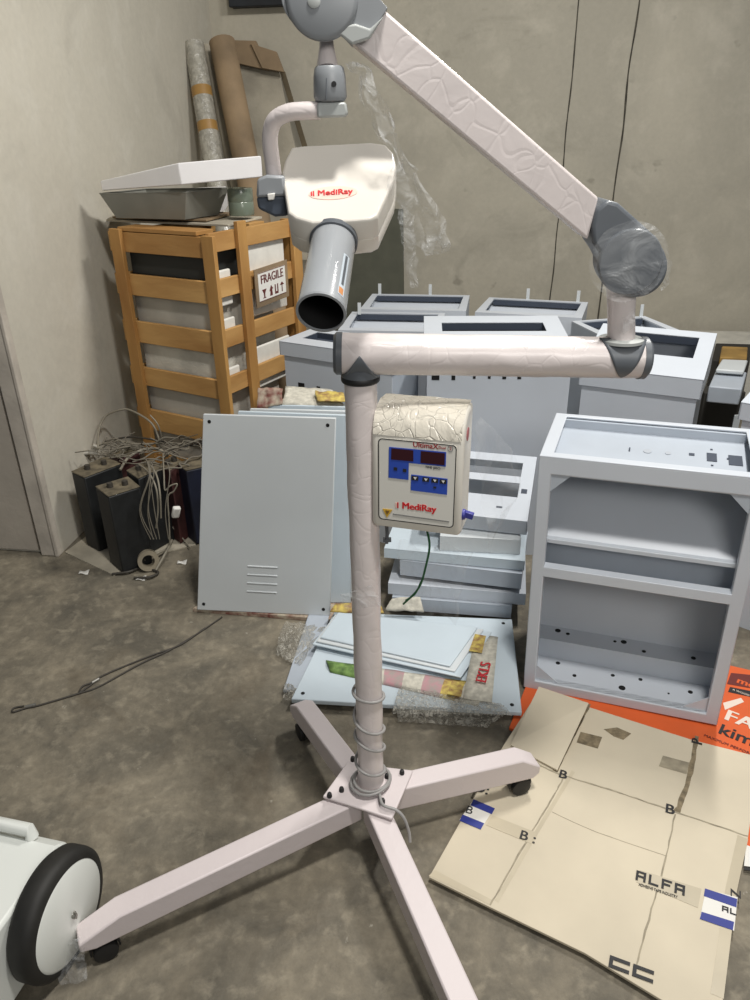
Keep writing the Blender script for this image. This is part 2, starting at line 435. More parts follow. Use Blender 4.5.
# saddle cap: collar at the tube's top with lappets rising round the arm, front and back
sd = MB(); sd.lathe([(.0325, -.006), (.0335, .0), (.0335, (a0.z-ctop.z)*.45)], ctop, n=40)
sdo = sd.build('saddle_cap', GREYD, S, smooth=50)
kx = (ctop.x-a0.x)/(a1.x-a0.x)
for sg in (-1, 1):
    def lap2(u, v):
        an = rad(-88) + v*rad(98)
        half = .0335*(1-v**1.5) + .0006
        c = a0.lerp(a1, kx) + ax*((u-.5)*2*half)
        return c + V((0, sg*math.cos(an), math.sin(an)))*(AR+.0026)
    m = MB(); m.grid(lap2, 10, 14); o = m.build('lappet', GREYD, sdo, smooth=60)
    o.modifiers.new('thick', 'SOLIDIFY').thickness = .002
rg = MB(); rg.lathe([(.0335, -.005), (.0345, -.003), (.0345, .003), (.0335, .005)], ctop, n=36); rg.build('seal_ring', BLACK, S)

# legs
def leg(tip, hub_d, zt0=.165, zt1=.128, w=.052, h=.062, bend=.09, drop=.035, zb=.0):
    tip = V((tip.x, tip.y, 0)); c = V((pcc.x, pcc.y, 0)); d = (tip-c).normalized(); L = (tip-c).length; sd_ = V((-d.y, d.x, 0))
    prof = [(hub_d, zt0), (L-bend, zt1), (L, zt1-drop), (L, zt1-drop-.022), (L-bend*.35, zt1-h-.005), (hub_d, zt0-h)]
    m = MB(); m.loft([[c + d*s_ + UP*z_ + sd_*w/2*k for s_, z_ in prof] for k in (-1, 1)])
    o = m.build('leg', LEGW, S, bevel=.004)
    # caster
    cp = c + d*(L-.045) + UP*zb
    zt = zt1-h-.005-zb
    wd = V((d.y, -d.x, 0))
    ch = MB()
    ch.tube([cp+UP*zt, cp+UP*.05], .008, 10)
    ch.lathe([(.0245, -.006), (.0245, .006)], cp+UP*.027, wd, n=24)
    caster = ch.build('caster', BLACK, o)
    for sgn in (-1, 1):
        wh = MB(); wh.lathe([(.020, -.009), (.0245, -.007), (.026, 0), (.0245, .007), (.012, .010), (.003, .0095)], cp+UP*.0265+wd*sgn*.015, wd*sgn, n=28)
        wh.build('wheel', BLACK, caster)
    # hood over the twin wheels
    hd = MB(); pts = arc(cp+UP*.028, .031, rad(-10), rad(190), 14, d, UP)
    inn = arc(cp+UP*.028, .0275, rad(-10), rad(190), 14, d, UP)
    loop = pts + inn[::-1]
    hd.loft([[p + wd*k*.013 for p in loop] for k in (-1, 1)]); hd.build('hood', BLACK, caster)
    return o
tipR = at(535, 765, z=.09); tipLF = at(75, 930, z=.105); tipBL = at(298, 703, z=.09)
dF = (at(463, 1000, z=.125) - V((pcc.x, pcc.y, .125))).normalized()
tipF = V((pcc.x, pcc.y, 0)) + dF*.66
leg(tipR, .03, zt0=.163, zt1=.145, h=.066, bend=.05, zb=.0205)
leg(tipLF, .03, zt0=.163, zt1=.122, h=.060, bend=.085)
leg(tipBL, .03, zt0=.163, zt1=.128, bend=.05)
leg(tipF, .03, zt0=.163, zt1=.122, bend=.085)

# post and lower joint
jp0, jp1 = at(621, 343, Y=SY), at(621.5, 285, Y=SY)
po = MB(); po.tube([jp0, jp0.lerp(jp1, .5), jp1], [.0235, .0225, .0245], 28)
po.build('arm_post', WRAP, S)
fl = MB(); fl.lathe([(.032, -.004), (.038, -.002), (.038, .003), (.026, .005)], at(621, 340, Y=SY), n=36); fl.build('post_flange', GREYL, S)
# dark saddle lappet hugging the horizontal tube
lp = MB()
def lap(u, v):
    an = rad(78) - v*rad(128)           # from the top of the tube down its front
    half = .040*(1-v)**.75 + .0008
    c = a0.lerp(a1, (jp0.x-a0.x)/(a1.x-a0.x)) + ax*((u-.5)*2*half)
    return c + V((0, -math.cos(an), math.sin(an)))*(AR+.0022)
lp.grid(lap, 10, 14); lo = lp.build('saddle_lappet', GREYD, S, smooth=60)
so = lo.modifiers.new('thick', 'SOLIDIFY'); so.thickness = .002

def flat_px(pts, Y, t, name, m, parent, bevel=.006, seg=3):
    b = MB(); P = [at(x, y, Y=Y) for x, y in pts]
    b.prism([p - V((0, t/2, 0)) for p in P], V((0, t, 0)))
    return b.build(name, m, parent, bevel=bevel, seg=seg)
def circ_px(cx, cy, r, n=40, a0=0, a1=360):
    return [(cx+r*math.cos(rad(a0+(a1-a0)*i/n)), cy+r*math.sin(rad(a0+(a1-a0)*i/n))) for i in range(n+(0 if a1-a0 == 360 else 1))]
def disc(cx, cy, rpx, Y, prof, name, m, parent, n=48):
    c = at(cx, cy, Y=Y); r = (at(cx+rpx, cy, Y=Y)-c).length
    b = MB(); b.lathe([(r*a, h) for a, h in prof], c, (0, -1, 0), n=n)
    return b.build(name, m, parent, smooth=45)
YL, YU = SY, 1.235
low = flat_px([(601, 198), (612, 201), (650, 235)] + circ_px(629, 262, 31.5, 34, -45, 188) + [(594, 250), (587, 240), (586, 223), (590, 207)],
              YL, .072, 'lower_joint', GREYD, S)
dc = disc(630, 262, 32, YL-.036, [(1, -.004), (1, .003), (.96, .006), (.9, .0065), (.2, .0075), (.01, .0075)], 'joint_cover', GREYD, low)
# upper slanting arm (box section)
sl = MB()
def arm_pts(Y, pts): return [at(x, y, Y=Y) for x, y in pts]
L0, L1 = (599, 198), (588, 240); U0, U1 = (378, 4), (350, 41)
hw = .032
sl.loft([[at(*U0, Y=YU-hw), at(*U1, Y=YU-hw), at(*U1, Y=YU-hw)+V((0, 2*hw, 0)), at(*U0, Y=YU-hw)+V((0, 2*hw, 0))],
         [at(*L0, Y=YL-hw), at(*L1, Y=YL-hw), at(*L1, Y=YL-hw)+V((0, 2*hw, 0)), at(*L0, Y=YL-hw)+V((0, 2*hw, 0))]])
sl.build('scissor_arm', WRAP, S, bevel=.004)
up = flat_px(circ_px(322, -1, 38, 30, 50, 300) + [(352, -30), (372, -5), (387, 12), (384, 17), (370, 38), (352, 45), (342, 34)], YU-.006, .082, 'upper_joint', GREYP, S)
disc(322, -1, 36.5, YU-.047, [(1, -.004), (1, .002), (.96, .006), (.86, .008), (.2, .010), (.01, .010)], 'joint_cover', GREYP, up)
disc(314, 1, 6.5, YU-.056, [(1, -.004), (1, .002), (.7, .003), (.01, .003)], 'axle_cap', GREYL, up)
flat_px([(337, 33), (345, 25), (356, 24), (370, 29), (384, 16), (370, 39), (352, 45)], YU-.048, .010, 'cover_lip', GREYL, up, bevel=.003)
# hanging stem
YH = 1.20
st = MB(); s0, s1 = at(326, 30, Y=YU), at(327.5, 70, Y=YH+.01)
st.tube([s0, s0.lerp(s1, .45), s1], [.0085, .0105, .0160], 20); st.build('hanger_stem', WRAP, S)
sw = MB(); c0, c1 = at(329, 66, Y=YH), at(330.5, 102, Y=YH)
sw.tube([c0, c0.lerp(c1, .06), c0.lerp(c1, .3), c0.lerp(c1, .85), c0.lerp(c1, .97), c1], [.018, .0205, .0225, .0235, .021, .018], 28)
swv = sw.build('swivel', GREYP, S)
pin = MB(); pin.lathe([(.0035, 0), (.0035, .003)], at(334, 84, Y=YH-.0215), (0, -1, 0), n=14); pin.build('set_screw', BLACK, swv)
ln = MB(); ln.prism([at(326, 78, Y=YH-.0225), at(326, 99, Y=YH-.0245), at(327, 99, Y=YH-.0245), at(327, 78, Y=YH-.0225)], V((0, .002, 0))); ln.build('seam', GREYD, swv)
bk = MB(); bk.prism([at(x, y, Y=YH-.016) for x, y in ((317, 102.5), (346, 102), (348, 114), (345, 117), (317, 118))], V((0, .034, 0)))
bk.build('yoke_block', GREYL, S, bevel=.003)
yk = MB(); yk.tube(smooth_path([at(x, y, Y=YH+dy) for x, y, dy in ((320, 110.5, 0), (300, 111, .0), (287, 113, .003), (276, 119, .01), (271, 129, .016), (270, 142, .02), (272, 160, .025), (275, 182, .028))], 6), .0118, 16)
yk.build('yoke_tube', WRAP, S, smooth=60)
# tube head: local frame n (axis of the cone), up, right
N_ = V((-.05, -.80, -.60)).normalized(); Rr = V((1, -.02, 0)); Rr = (Rr - Rr.dot(N_)*N_).normalized(); Uu = Rr.cross(-N_).normalized()
if Uu.z < 0: Uu = -Uu
HC = at(340, 184, Y=YH)                 # middle of the logo face
rayHC = (HC-CO).normalized()
def on_face(x, y, off=0):
    d = ray(x, y); o = HC + Uu*off; t = (o-CO).dot(Uu)/d.dot(Uu); return CO + t*d
outl = [(291, 146.5), (303, 145), (372, 141.5), (386, 143.5), (394, 152), (396.5, 164), (394, 181), (378, 216), (371, 219.5), (352, 221.5), (312, 223.5), (295, 218.5), (287.5, 213), (281, 174), (284, 160)]
top = [on_face(x, y) for x, y in outl]
cen = sum(top, V())/len(top)
loops = []
for off, sc in ((.0, .965), (-.0025, .985), (-.006, .997), (-.034, 1.0), (-.0355, .988), (-.037, 1.0), (-.060, 1.0), (-.066, .97)):
    loops.append([cen + (p-cen)*sc + Uu*off for p in top])
hd = MB(); hd.loft(loops[::-1]); hdo = hd.build('tube_head', HEADW, S, bevel=.0015, smooth=32)
# logo
lc = on_face(333, 192.5, .0012); lx = (on_face(352, 191.3, .0012)-on_face(314, 193.6, .0012)).normalized(); ly = Uu.cross(lx)
if ly.dot(-N_) < 0: ly = -ly
ov = MB(); ov.loft([[lc - Uu*.0016 + lx*.036*math.cos(2*PI*k/32) + ly*.0135*math.sin(2*PI*k/32) + Uu*e for k in range(32)] for e in (0, .0012)])
lg = ov.build('logo_plate', PALERED, hdo)
text('lettering', 'MediRay', .0150, RED, hdo, lc + lx*.003 + Uu*.0004, lx, ly, bold=.025)
for i, (dx, h) in enumerate(((-.0315, .008), (-.0285, .010))):
    b = MB(); c = lc + lx*dx
    b.prism([c - lx*.001 - ly*h/2, c + lx*.001 - ly*h/2, c + lx*.001 + ly*h/2, c - lx*.001 + ly*h/2], Uu*.0005); b.build('logo_bar', RED, hdo)
# cone
fb = sum((top[i] for i in (8, 9, 10, 11)), V())/4 - Uu*.030
d_ = ray(333, 232); 
cs = at(333.5, 242, Y=fb.y-.006); 
ce_dir = N_
# choose the cone's end where the photo shows it
CLEN = .150
Lc = cs + N_*CLEN
tgt = at(322, 307, Y=Lc.y)
axc = (tgt - cs).normalized()
oc = MB(); Rn = .0335
prof = [(Rn*.97, -.006), (Rn*.97, 0), (Rn, CLEN), (Rn*.93, CLEN), (Rn*.88, .01), (.001, .009)]
oc.lathe(prof, cs, axc, n=48, cap=False)
cone = oc.build('collimator_cone', CONE, S, smooth=40)
iv = MB(); iv.lathe([(Rn*.92, CLEN-.001), (Rn*.86, .012), (.001, .0115)], cs, axc, n=48, cap=False); iv.build('bore', VOID, cone)
lipm = MB(); lipm.lathe([(Rn*.98, CLEN-.004), (Rn*1.03, CLEN-.003), (Rn*1.03, CLEN+.001), (Rn*.93, CLEN+.0015), (Rn*.92, CLEN-.004)], cs, axc, n=48, cap=False); lipm.build('rim', GREYP, cone)
co = MB(); co.lathe([(Rn*.99, -.008), (Rn*1.06, -.007), (Rn*1.06, .002), (Rn*.99, .003)], cs, axc, n=48, cap=False); co.build('collar', GREYD, cone)
# sticker strip along the cone's right side
ca = axc.orthogonal(); sx = Rr - Rr.dot(axc)*axc; sx.normalize(); sy = axc.cross(sx); sy = sy if sy.dot(Uu) > 0 else -sy
stk = MB(); stk.grid(lambda u_, v_: cs + axc*(.055+.082*v_) + (Rn*1.006)*(math.cos(rad(28+20*u_))*sx + math.sin(rad(28+20*u_))*sy), 6, 8); stk.build('sticker', mat('sticker_pale', (196, 206, 214), .4), cone)
st2 = MB(); st2.grid(lambda u_, v_: cs + axc*(.057+.06*v_) + (Rn*1.012)*(math.cos(rad(34+8*u_))*sx + math.sin(rad(34+8*u_))*sy), 4, 8); st2.build('sticker_print', GREYD, cone)
st3 = MB(); st3.grid(lambda u_, v_: cs + axc*(.123+.012*v_) + (Rn*1.012)*(math.cos(rad(32+14*u_))*sx + math.sin(rad(32+14*u_))*sy), 4, 4); st3.build('sticker_mark', mat('sticker_orange', (206, 142, 92), .4), cone)
# pivot clamp on the head's left side
pv = MB(); 
pv.prism([at(x, y, Y=YH+.0) for x, y in ((257, 179), (266, 175), (284, 176), (286, 196), (256, 198))], V((0, .055, 0)))
pvo = pv.build('pivot_clamp', GREYP, S, bevel=.004)
pv2 = MB(); pv2.prism([at(x, y, Y=YH+.004) for x, y in ((256, 197), (286, 195), (288, 216), (275, 217), (258, 209))], V((0, .05, 0)))
pv2.build('pivot_lower', NAVYG, pvo, bevel=.004)
lt = MB(); lt.prism([at(x, y, Y=YH-.004) for x, y in ((267, 194), (275, 193), (274, 200), (268, 200.5))], V((0, .006, 0))); lt.build('lock_lever', LABELW, pvo, bevel=.0015)

# ---- control box
BXY = math.radians(17)
bo = at(416, 474, Y=1.222)
BX = V((math.cos(BXY), -math.sin(BXY), 0)); BN = V((-math.sin(BXY), -math.cos(BXY), 0)); BU = V((0, 0, 1))
tilt = rad(-2)
BU = (BU*math.cos(tilt) + BN*math.sin(tilt)).normalized(); BN = BX.cross(BU); BN = BN if BN.y < 0 else -BN
bw, bh, bd = .168, .236, .085
def bp3(x, z, y=0): return bo + BX*x + BU*z - BN*y      # y = depth into the box
prof = [(0, -bh/2+.012), (0, bh/2-.055)] + [(.05-.05*math.cos(rad(a)), bh/2-.050+.05*math.sin(rad(a))) for a in (18, 36, 54, 72, 90)] + [(bd, bh/2), (bd, -bh/2), (.016, -bh/2), (.006, -bh/2+.003)]
cb = MB(); cb.loft([[bp3(x, z, y) for y, z in prof] for x in (-bw/2, bw/2)])
ctrl = cb.build('control_box', BOXW, S, bevel=.009, seg=4)
# cling film drawn tight over the upper part of the box
top_prof = [p for p in prof if p[1] > .055 or p == (0, bh/2-.055)]
cf = MB(); pr2 = [(-.0008, .068)] + [(y-.001 if y < .05 else y, z+.001) for y, z in prof[2:7]] + [(bd, bh/2+.001)]
cf.loft([[bp3(-bw/2+.004+(bw-.008)*i/24, z, y) + nz((i*.31, y*60, z*60))*.0012 for y, z in pr2] for i in range(25)], cap=False, close=False)
cf.build('shrink_film', BOXWRAP, ctrl, smooth=80)
fp = MB()
def fpt(px, py, off=.0006):
    d = ray(px, py); o = bo + BN*off; t = (o-CO).dot(BN)/d.dot(BN); return CO + t*d
PX0, PX1, PZ0, PZ1 = -.070, .072, -.098, .062
def rrect(x0, x1, z0, z1, r, off, n=5):
    out = []
    for cx, cz, a in ((x1-r, z1-r, 0), (x0+r, z1-r, 90), (x0+r, z0+r, 180), (x1-r, z0+r, 270)):
        for i in range(n+1):
            t = rad(a+90*i/n); out.append(bp3(cx+r*math.cos(t), cz+r*math.sin(t), -off))
    return out
pf = MB(); pf.prism(rrect(PX0, PX1, PZ0, PZ1, .008, .0001), BN*.0008); face = pf.build('front_panel', mat('panel_face', (218, 216, 208), .35), ctrl)
bd_ = MB(); bd_.ring(rrect(PX0, PX1, PZ0, PZ1, .008, .0008), rrect(PX0+.0016, PX1-.0016, PZ0+.0016, PZ1-.0016, .0068, .0008), BN*.0006); bd_.build('border_line', INK, face)
def patch(px, name, m, off=.0012, par=face, t=.0008):
    b = MB(); P = [fpt(x, y, off) for x, y in px]; b.prism(P, BN*t); return b.build(name, m, par)
K5 = 130/750.0
def cpx(x, y): return (360+x*K5, 390+y*170/981.0)
patch([cpx(*p) for p in ((168, 328), (498, 358), (495, 442), (282, 420), (280, 518), (165, 505))], 'blue_display_field', BLUE)
patch([cpx(*p) for p in ((182, 336), (308, 348), (308, 412), (180, 400))], 'digit_display', DISP, .002)
patch([cpx(*p) for p in ((352, 352), (490, 365), (488, 434), (350, 420))], 'digit_display', DISP, .002)
patch([cpx(*p) for p in ((296, 487), (506, 512), (502, 604), (293, 578))], 'blue_key_field', BLUE)
for kx, ky in ((205, 455), (258, 464)):
    patch([cpx(kx+dx, ky+dy) for dx, dy in ((-10, -10), (10, -8), (10, 10), (-10, 8))], 'key_mark', INK, .002)
for i, kx in enumerate((318, 380, 432, 480)):
    ky = 508+(kx-318)*.12
    patch([cpx(kx+dx, ky+dy) for dx, dy in ((-18, -13), (20, -9), (18, 15), (-20, 11))], 'key', INK, .002)
    patch([cpx(kx+dx, ky+dy) for dx, dy in ((-9, -5), (9, -3), (1, 10))], 'key_arrow', LABELW, .003)
patch([cpx(432+dx, 562+dy) for dx, dy in ((-8, -6), (8, -5), (8, 6), (-8, 5))], 'key_mark', INK, .002)
tx = (fpt(*cpx(500, 368))-fpt(*cpx(200, 340))).normalized(); ty = BN.cross(tx); ty = ty if ty.z > 0 else -ty
text('title_lettering', 'UltimaX', .0135, DKRED, face, fpt(*cpx(378, 322), .0012), BX, BU, bold=.02)
text('title_small', 'Dual', .007, DKRED, face, fpt(*cpx(474, 334), .0012), BX, BU)
ring_c = fpt(*cpx(522, 338), .0012)
rr = MB(); rr.ring([ring_c + BX*.0048*math.cos(2*PI*k/20) + BU*.006*math.sin(2*PI*k/20) for k in range(20)], [ring_c + BX*.004*math.cos(2*PI*k/20) + BU*.005*math.sin(2*PI*k/20) for k in range(20)], BN*.0005); rr.build('title_ring', GREYINK, face)
text('title_digit', '2', .009, DKRED, face, ring_c, BX, BU)
text('caption', 'TIME (SEC)', .0058, INK, face, fpt(*cpx(420, 449), .0012), BX, BU)
text('maker_lettering', 'MediRay', .0185, RED, face, fpt(*cpx(340, 679), .0012), BX, BU, bold=.04)
for i, (dx, h, m_) in enumerate(((-.0425, .010, PALERED), (-.0390, .0115, RED))):
    c = fpt(*cpx(338, 679), .0012) + BX*dx
    b = MB(); b.prism([c+BX*a+BU*e for a, e in ((-.0013, -h/2), (.0013, -h/2), (.0013, h/2), (-.0013, h/2))], BN*.0006); b.build('maker_bar', m_, face)
patch([cpx(*p) for p in ((130, 684), (188, 690), (156, 736))], 'warning_triangle', YELLOW)
patch([cpx(*p) for p in ((146, 694), (172, 697), (157, 718))], 'warning_mark', mat('warning_brown', (120, 90, 40), .5), .002)
patch([cpx(*p) for p in ((190, 712), (515, 757), (514, 763), (190, 718))], 'small_print', GREYINK)
# side knobs
kb = MB(); kc = bp3(bw/2, -.078, .02)
kb.lathe([(.010, -.002), (.010, .004), (.008, .006)], kc, BX, n=20)
kb.box(kc + BX*.012 , (.016, .010, .012), rot3(0, rad(12), -BXY)); kb.build('blue_knob', KEYBL, ctrl, bevel=.0015)
rk = MB(); rk.lathe([(.012, -.002), (.012, .0008), (.001, .0012)], bp3(bw/2, .072, .034), BX, n=24); rk.build('red_button', mat('side_red', (176, 88, 90), .5), ctrl)
# brackets to the upright
for zz in (.045, -.055):
    b = MB(); p = bp3(-bw/2-.002, zz, .035); qv = V((cbot.lerp(ctop, .6).x+.012, SY-.006, p.z-.004))
    b.tube([p+BX*.012, p, p.lerp(qv, .45), qv], [.019, .0185, .013, .007], 24); b.build('bracket', GREYP, S, smooth=60)
# plug hanging below, green wire
pg = MB(); g0 = bp3(-bw/2+.012, -bh/2, .05)
pg.tube(smooth_path([g0+UP*.004, g0-UP*.03+BX*.004, g0-UP*.058+BX*.003]), .0035, 10)
pg.box(g0-UP*.05+BX*.004, (.016, .010, .006)); pg.build('antenna_plug', GREYD, ctrl)
gw = MB(); g1 = bp3(.005, -bh/2+.004, .05)
gw.tube(smooth_path([g1, g1-UP*.05+BX*.012, g1-UP*.10+BX*.006, g1-UP*.155-BX*.008, g1-UP*.20-BX*.04]), .0022, 8)
gw.tube(smooth_path([g1-UP*.14-BX*.004, g1-UP*.17-BX*.015, g1-UP*.19-BX*.035]), .0018, 8)
gw.build('green_wire', GREEN, ctrl)
# power cable wound round the upright
pth = []
zk = [(0.0, .455), (.6, .450), (1.0, .432), (1.35, .385), (1.7, .355), (2.0, .335), (2.5, .325), (2.85, .290), (3.3, .255), (3.75, .228), (4.1, .205)]
for i in range(124):
    f = 4.1*i/123; an = 2*PI*f + .8
    k = next(n for n in range(len(zk)-1) if f <= zk[n+1][0]+1e-6); t = (f-zk[k][0])/(zk[k+1][0]-zk[k][0])
    z = zk[k][1]+(zk[k+1][1]-zk[k][1])*t
    c = cbot.lerp(ctop, (z-cbot.z)/(ctop.z-cbot.z))
    pth.append(V((c.x + .0335*math.cos(an), c.y + .0335*math.sin(an), z)))
end = []
for i in range(61):
    t = i/60; an = 2*PI*(4.1) + .8 + 2*PI*2.6*t; r = .0335+.012*min(1, t*3)+.004*math.sin(an*2)
    end.append(V((cbot.x + r*math.cos(an), cbot.y + r*math.sin(an), .205 - .021*min(1, t*3.0)+.004*(t*3 % 1)*(t > .33))))
tail = [at(383, 805, z=.185), at(396, 810, z=.180), at(404, 818, z=.165), at(409, 832, z=.135), at(410, 842, z=.115)]
cbm = MB(); cbm.tube(pth + end[1:] + smooth_path([end[-1]]+tail, 6)[1:], .0036, 8)
cbm.build('power_cable', CABLE, S, smooth=80)
# wrap tails that stick out of the film
def crumple(name, m, corner_fn, nu, nv, amp, sc, parent=None, label=None, cat=None, group=None):
    g = MB()
    g.grid(lambda u_, v_: corner_fn(u_, v_) + nz(corner_fn(u_, v_), sc)*amp, nu, nv)
    o = g.build(name, m, parent, smooth=0 if False else 50)
    if label: tag(o, label, cat, group)
    return o
pA = [at(660, 256, Y=1.25), at(672, 262, Y=1.25), at(671, 284, Y=1.26), at(661, 292, Y=1.26)]
fc0 = at(629, 262, Y=YL-.046); fcr = .062
crumple('film_wrap', BAG, lambda u_, v_: fc0 + V((fcr*u_*math.cos(2*PI*v_), 0, fcr*u_*math.sin(2*PI*v_))), 8, 40, .003, 45, low)
crumple('film_tail', FILMD, lambda u_, v_: pA[0].lerp(pA[3], v_).lerp(pA[1].lerp(pA[2], v_), u_), 6, 10, .006, 60, low)
pB = [at(622, 318, Y=1.245), at(636, 310, Y=1.235), at(634, 326, Y=1.235), at(624, 335, Y=1.245)]
crumple('film_tail', FILMD, lambda u_, v_: pB[0].lerp(pB[3], v_).lerp(pB[1].lerp(pB[2], v_), u_), 6, 8, .005, 70, S)
pC = [at(340, 594, Y=1.235), at(372, 586, Y=1.235), at(384, 606, Y=1.235), at(345, 610, Y=1.235)]
crumple('film_tail', FILMD, lambda u_, v_: pC[0].lerp(pC[3], v_).lerp(pC[1].lerp(pC[2], v_), u_), 8, 5, .004, 60, S)

pD = [at(60, 948, z=.07), at(84, 938, z=.09), at(86, 985, z=.02), at(62, 984, z=.02)]
crumple('film_tail', FILMD, lambda u_, v_: pD[0].lerp(pD[1], u_).lerp(pD[3].lerp(pD[2], u_), v_), 8, 8, .012, 40, S)
# ------------------------------------------------------------------ hanging films
fl_c = [((347, 57), (362, 62)), ((357, 78), (380, 96)), ((366, 110), (396, 128)), ((380, 138), (405, 152)), ((388, 158), (420, 176)), ((394, 190), (438, 205)), ((404, 222), (452, 248)), ((408, 240), (425, 262))]
def film_fn(u_, v_):
    f = v_*(len(fl_c)-1); i = min(int(f), len(fl_c)-2); t = f-i
    a = at(*fl_c[i][0], Y=1.19).lerp(at(*fl_c[i+1][0], Y=1.19), t); b = at(*fl_c[i][1], Y=1.19).lerp(at(*fl_c[i+1][1], Y=1.19), t)
    p = a.lerp(b, u_); p.y += .012*math.sin(u_*9+v_*5); return p
crumple('plastic_film', FILMD, film_fn, 14, 48, .014, 38, None, 'long crumpled strip of clear film hanging from the slanting arm', 'plastic film')
f2 = [((400, 205), (412, 212)), ((401, 240), (420, 250)), ((405, 270), (418, 275)), ((410, 290), (420, 292))]
def film2(u_, v_):
    f = v_*3; i = min(int(f), 2); t = f-i
    return at(*f2[i][0], Y=1.23).lerp(at(*f2[i+1][0], Y=1.23), t).lerp(at(*f2[i][1], Y=1.23).lerp(at(*f2[i+1][1], Y=1.23), t), u_)
crumple('plastic_film', FILMD, film2, 8, 20, .010, 45, None, 'short shred of clear film dangling behind the long strip', 'plastic film')
# bag round the control box
def bagfn(u_, v_):
    an = rad(-25+170*u_); 
    a = at(474, 430, Y=1.29).lerp(at(488, 556, Y=1.30), v_)
    return a + V((math.cos(an)*.0, 0, 0)) + V((.085*math.sin(u_*PI*.5)*(.35+.65*math.sin(v_*PI)), .10*u_, 0))
crumple('plastic_bag', BAG, bagfn, 12, 20, .015, 18, None, 'loose clear bag puffed out at the right side of the control box', 'plastic bag')
def bag2(u_, v_):
    a = at(398, 545, Y=1.30).lerp(at(404, 612, Y=1.31), v_); b = at(470, 548, Y=1.28).lerp(at(455, 618, Y=1.30), v_)
    p = a.lerp(b, u_); p.y += .02*math.sin(u_*12); return p
crumple('plastic_bag', BAG, bag2, 16, 14, .012, 30, None, 'clear bag hanging below the control box', 'plastic bag')

# ------------------------------------------------------------------ steel cabinets
def fit(pl_, pr_, z):
    a, b = at(*pl_, z=z), at(*pr_, z=z); d = b-a; w = d.length; c = (a+b)/2
    return V((c.x, c.y, 0)), math.atan2(d.y, d.x), w
def hole(m, x, y, z, r, n=14, axis=(0, 0, 1), t=.0012):
    m.mi = 1; m.lathe([(r, 0), (r, t)], (x, y, z), axis, n=n); m.mi = 0
def console(pl_, pr_, z, depth, label, lift=.05, lid=.055, body_h=None, mg=.055, mf=None, mk=.05, name='console_cabinet', holes=(), base_z=0):
    """closed pale cabinet: body, overhanging sloped lid with a window opening"""
    loc, rz, w = fit(pl_, pr_, z)
    loc.z = base_z
    t = thing(name, label, 'cabinet', loc, rz, 'pale steel cabinets')
    h = z-base_z; b = MB(); w2 = w/2-.012; zb = h-lid-.004
    b.bx(-w2, w2, .012, .016, 0, zb)                     # front skin
    b.mi = 1
    for hx, hw, hz, hh in holes: b.bx(hx*w-hw/2, hx*w+hw/2, .0105, .0119, hz-hh/2, hz+hh/2)
    b.mi = 0
    b.build('front_panel', [CAB, VOID], t, world=False)
    for s in (-1, 1):
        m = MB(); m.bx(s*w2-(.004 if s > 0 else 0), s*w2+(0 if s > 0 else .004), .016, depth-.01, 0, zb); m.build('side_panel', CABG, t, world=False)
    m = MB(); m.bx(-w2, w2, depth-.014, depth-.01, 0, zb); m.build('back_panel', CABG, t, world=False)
    # lid: wedge skirt with rim
    zf, zk = h, h+lift
    m = MB(); 
    o = [(-w/2, 0, zf), (w/2, 0, zf), (w/2, depth, zk), (-w/2, depth, zk)]
    mf = .12*depth/.36 if mf is None else mf
    def lz(y): return zf+(zk-zf)*y/depth
    i = [(-w/2+mg, mf, lz(mf)), (w/2-mg, mf, lz(mf)), (w/2-mg, depth-mk, lz(depth-mk)), (-w/2+mg, depth-mk, lz(depth-mk))]
    m.ring([V(p)-V((0, 0, .004)) for p in o], [V(p)-V((0, 0, .004)) for p in i], (0, 0, .004))
    zl = h-lid
    for p, q_ in ((0, 1), (1, 2), (2, 3), (3, 0)):
        P, Q = V(o[p]), V(o[q_]); inn = (V((0, depth/2, 0))-((P+Q)/2)); inn.z = 0; inn.normalize()
        P2, Q2 = P.copy(), Q.copy(); P2.z = zl; Q2.z = zl
        m.prism([P2, Q2, Q-V((0,0,.001)), P-V((0,0,.001))], inn*.004)
    m.build('lid', CAB, t, world=False)
    m = MB()
    for p, q_ in ((0, 1), (1, 2), (2, 3), (3, 0)):
        P, Q = V(i[p]), V(i[q_])
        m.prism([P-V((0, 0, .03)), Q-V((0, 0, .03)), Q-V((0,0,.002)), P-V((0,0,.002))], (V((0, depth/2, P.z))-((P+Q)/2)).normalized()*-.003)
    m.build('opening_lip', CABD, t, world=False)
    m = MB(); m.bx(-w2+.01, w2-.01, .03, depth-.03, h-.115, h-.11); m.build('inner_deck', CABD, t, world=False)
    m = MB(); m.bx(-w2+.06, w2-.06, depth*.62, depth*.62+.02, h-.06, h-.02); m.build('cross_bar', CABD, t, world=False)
    return t, w
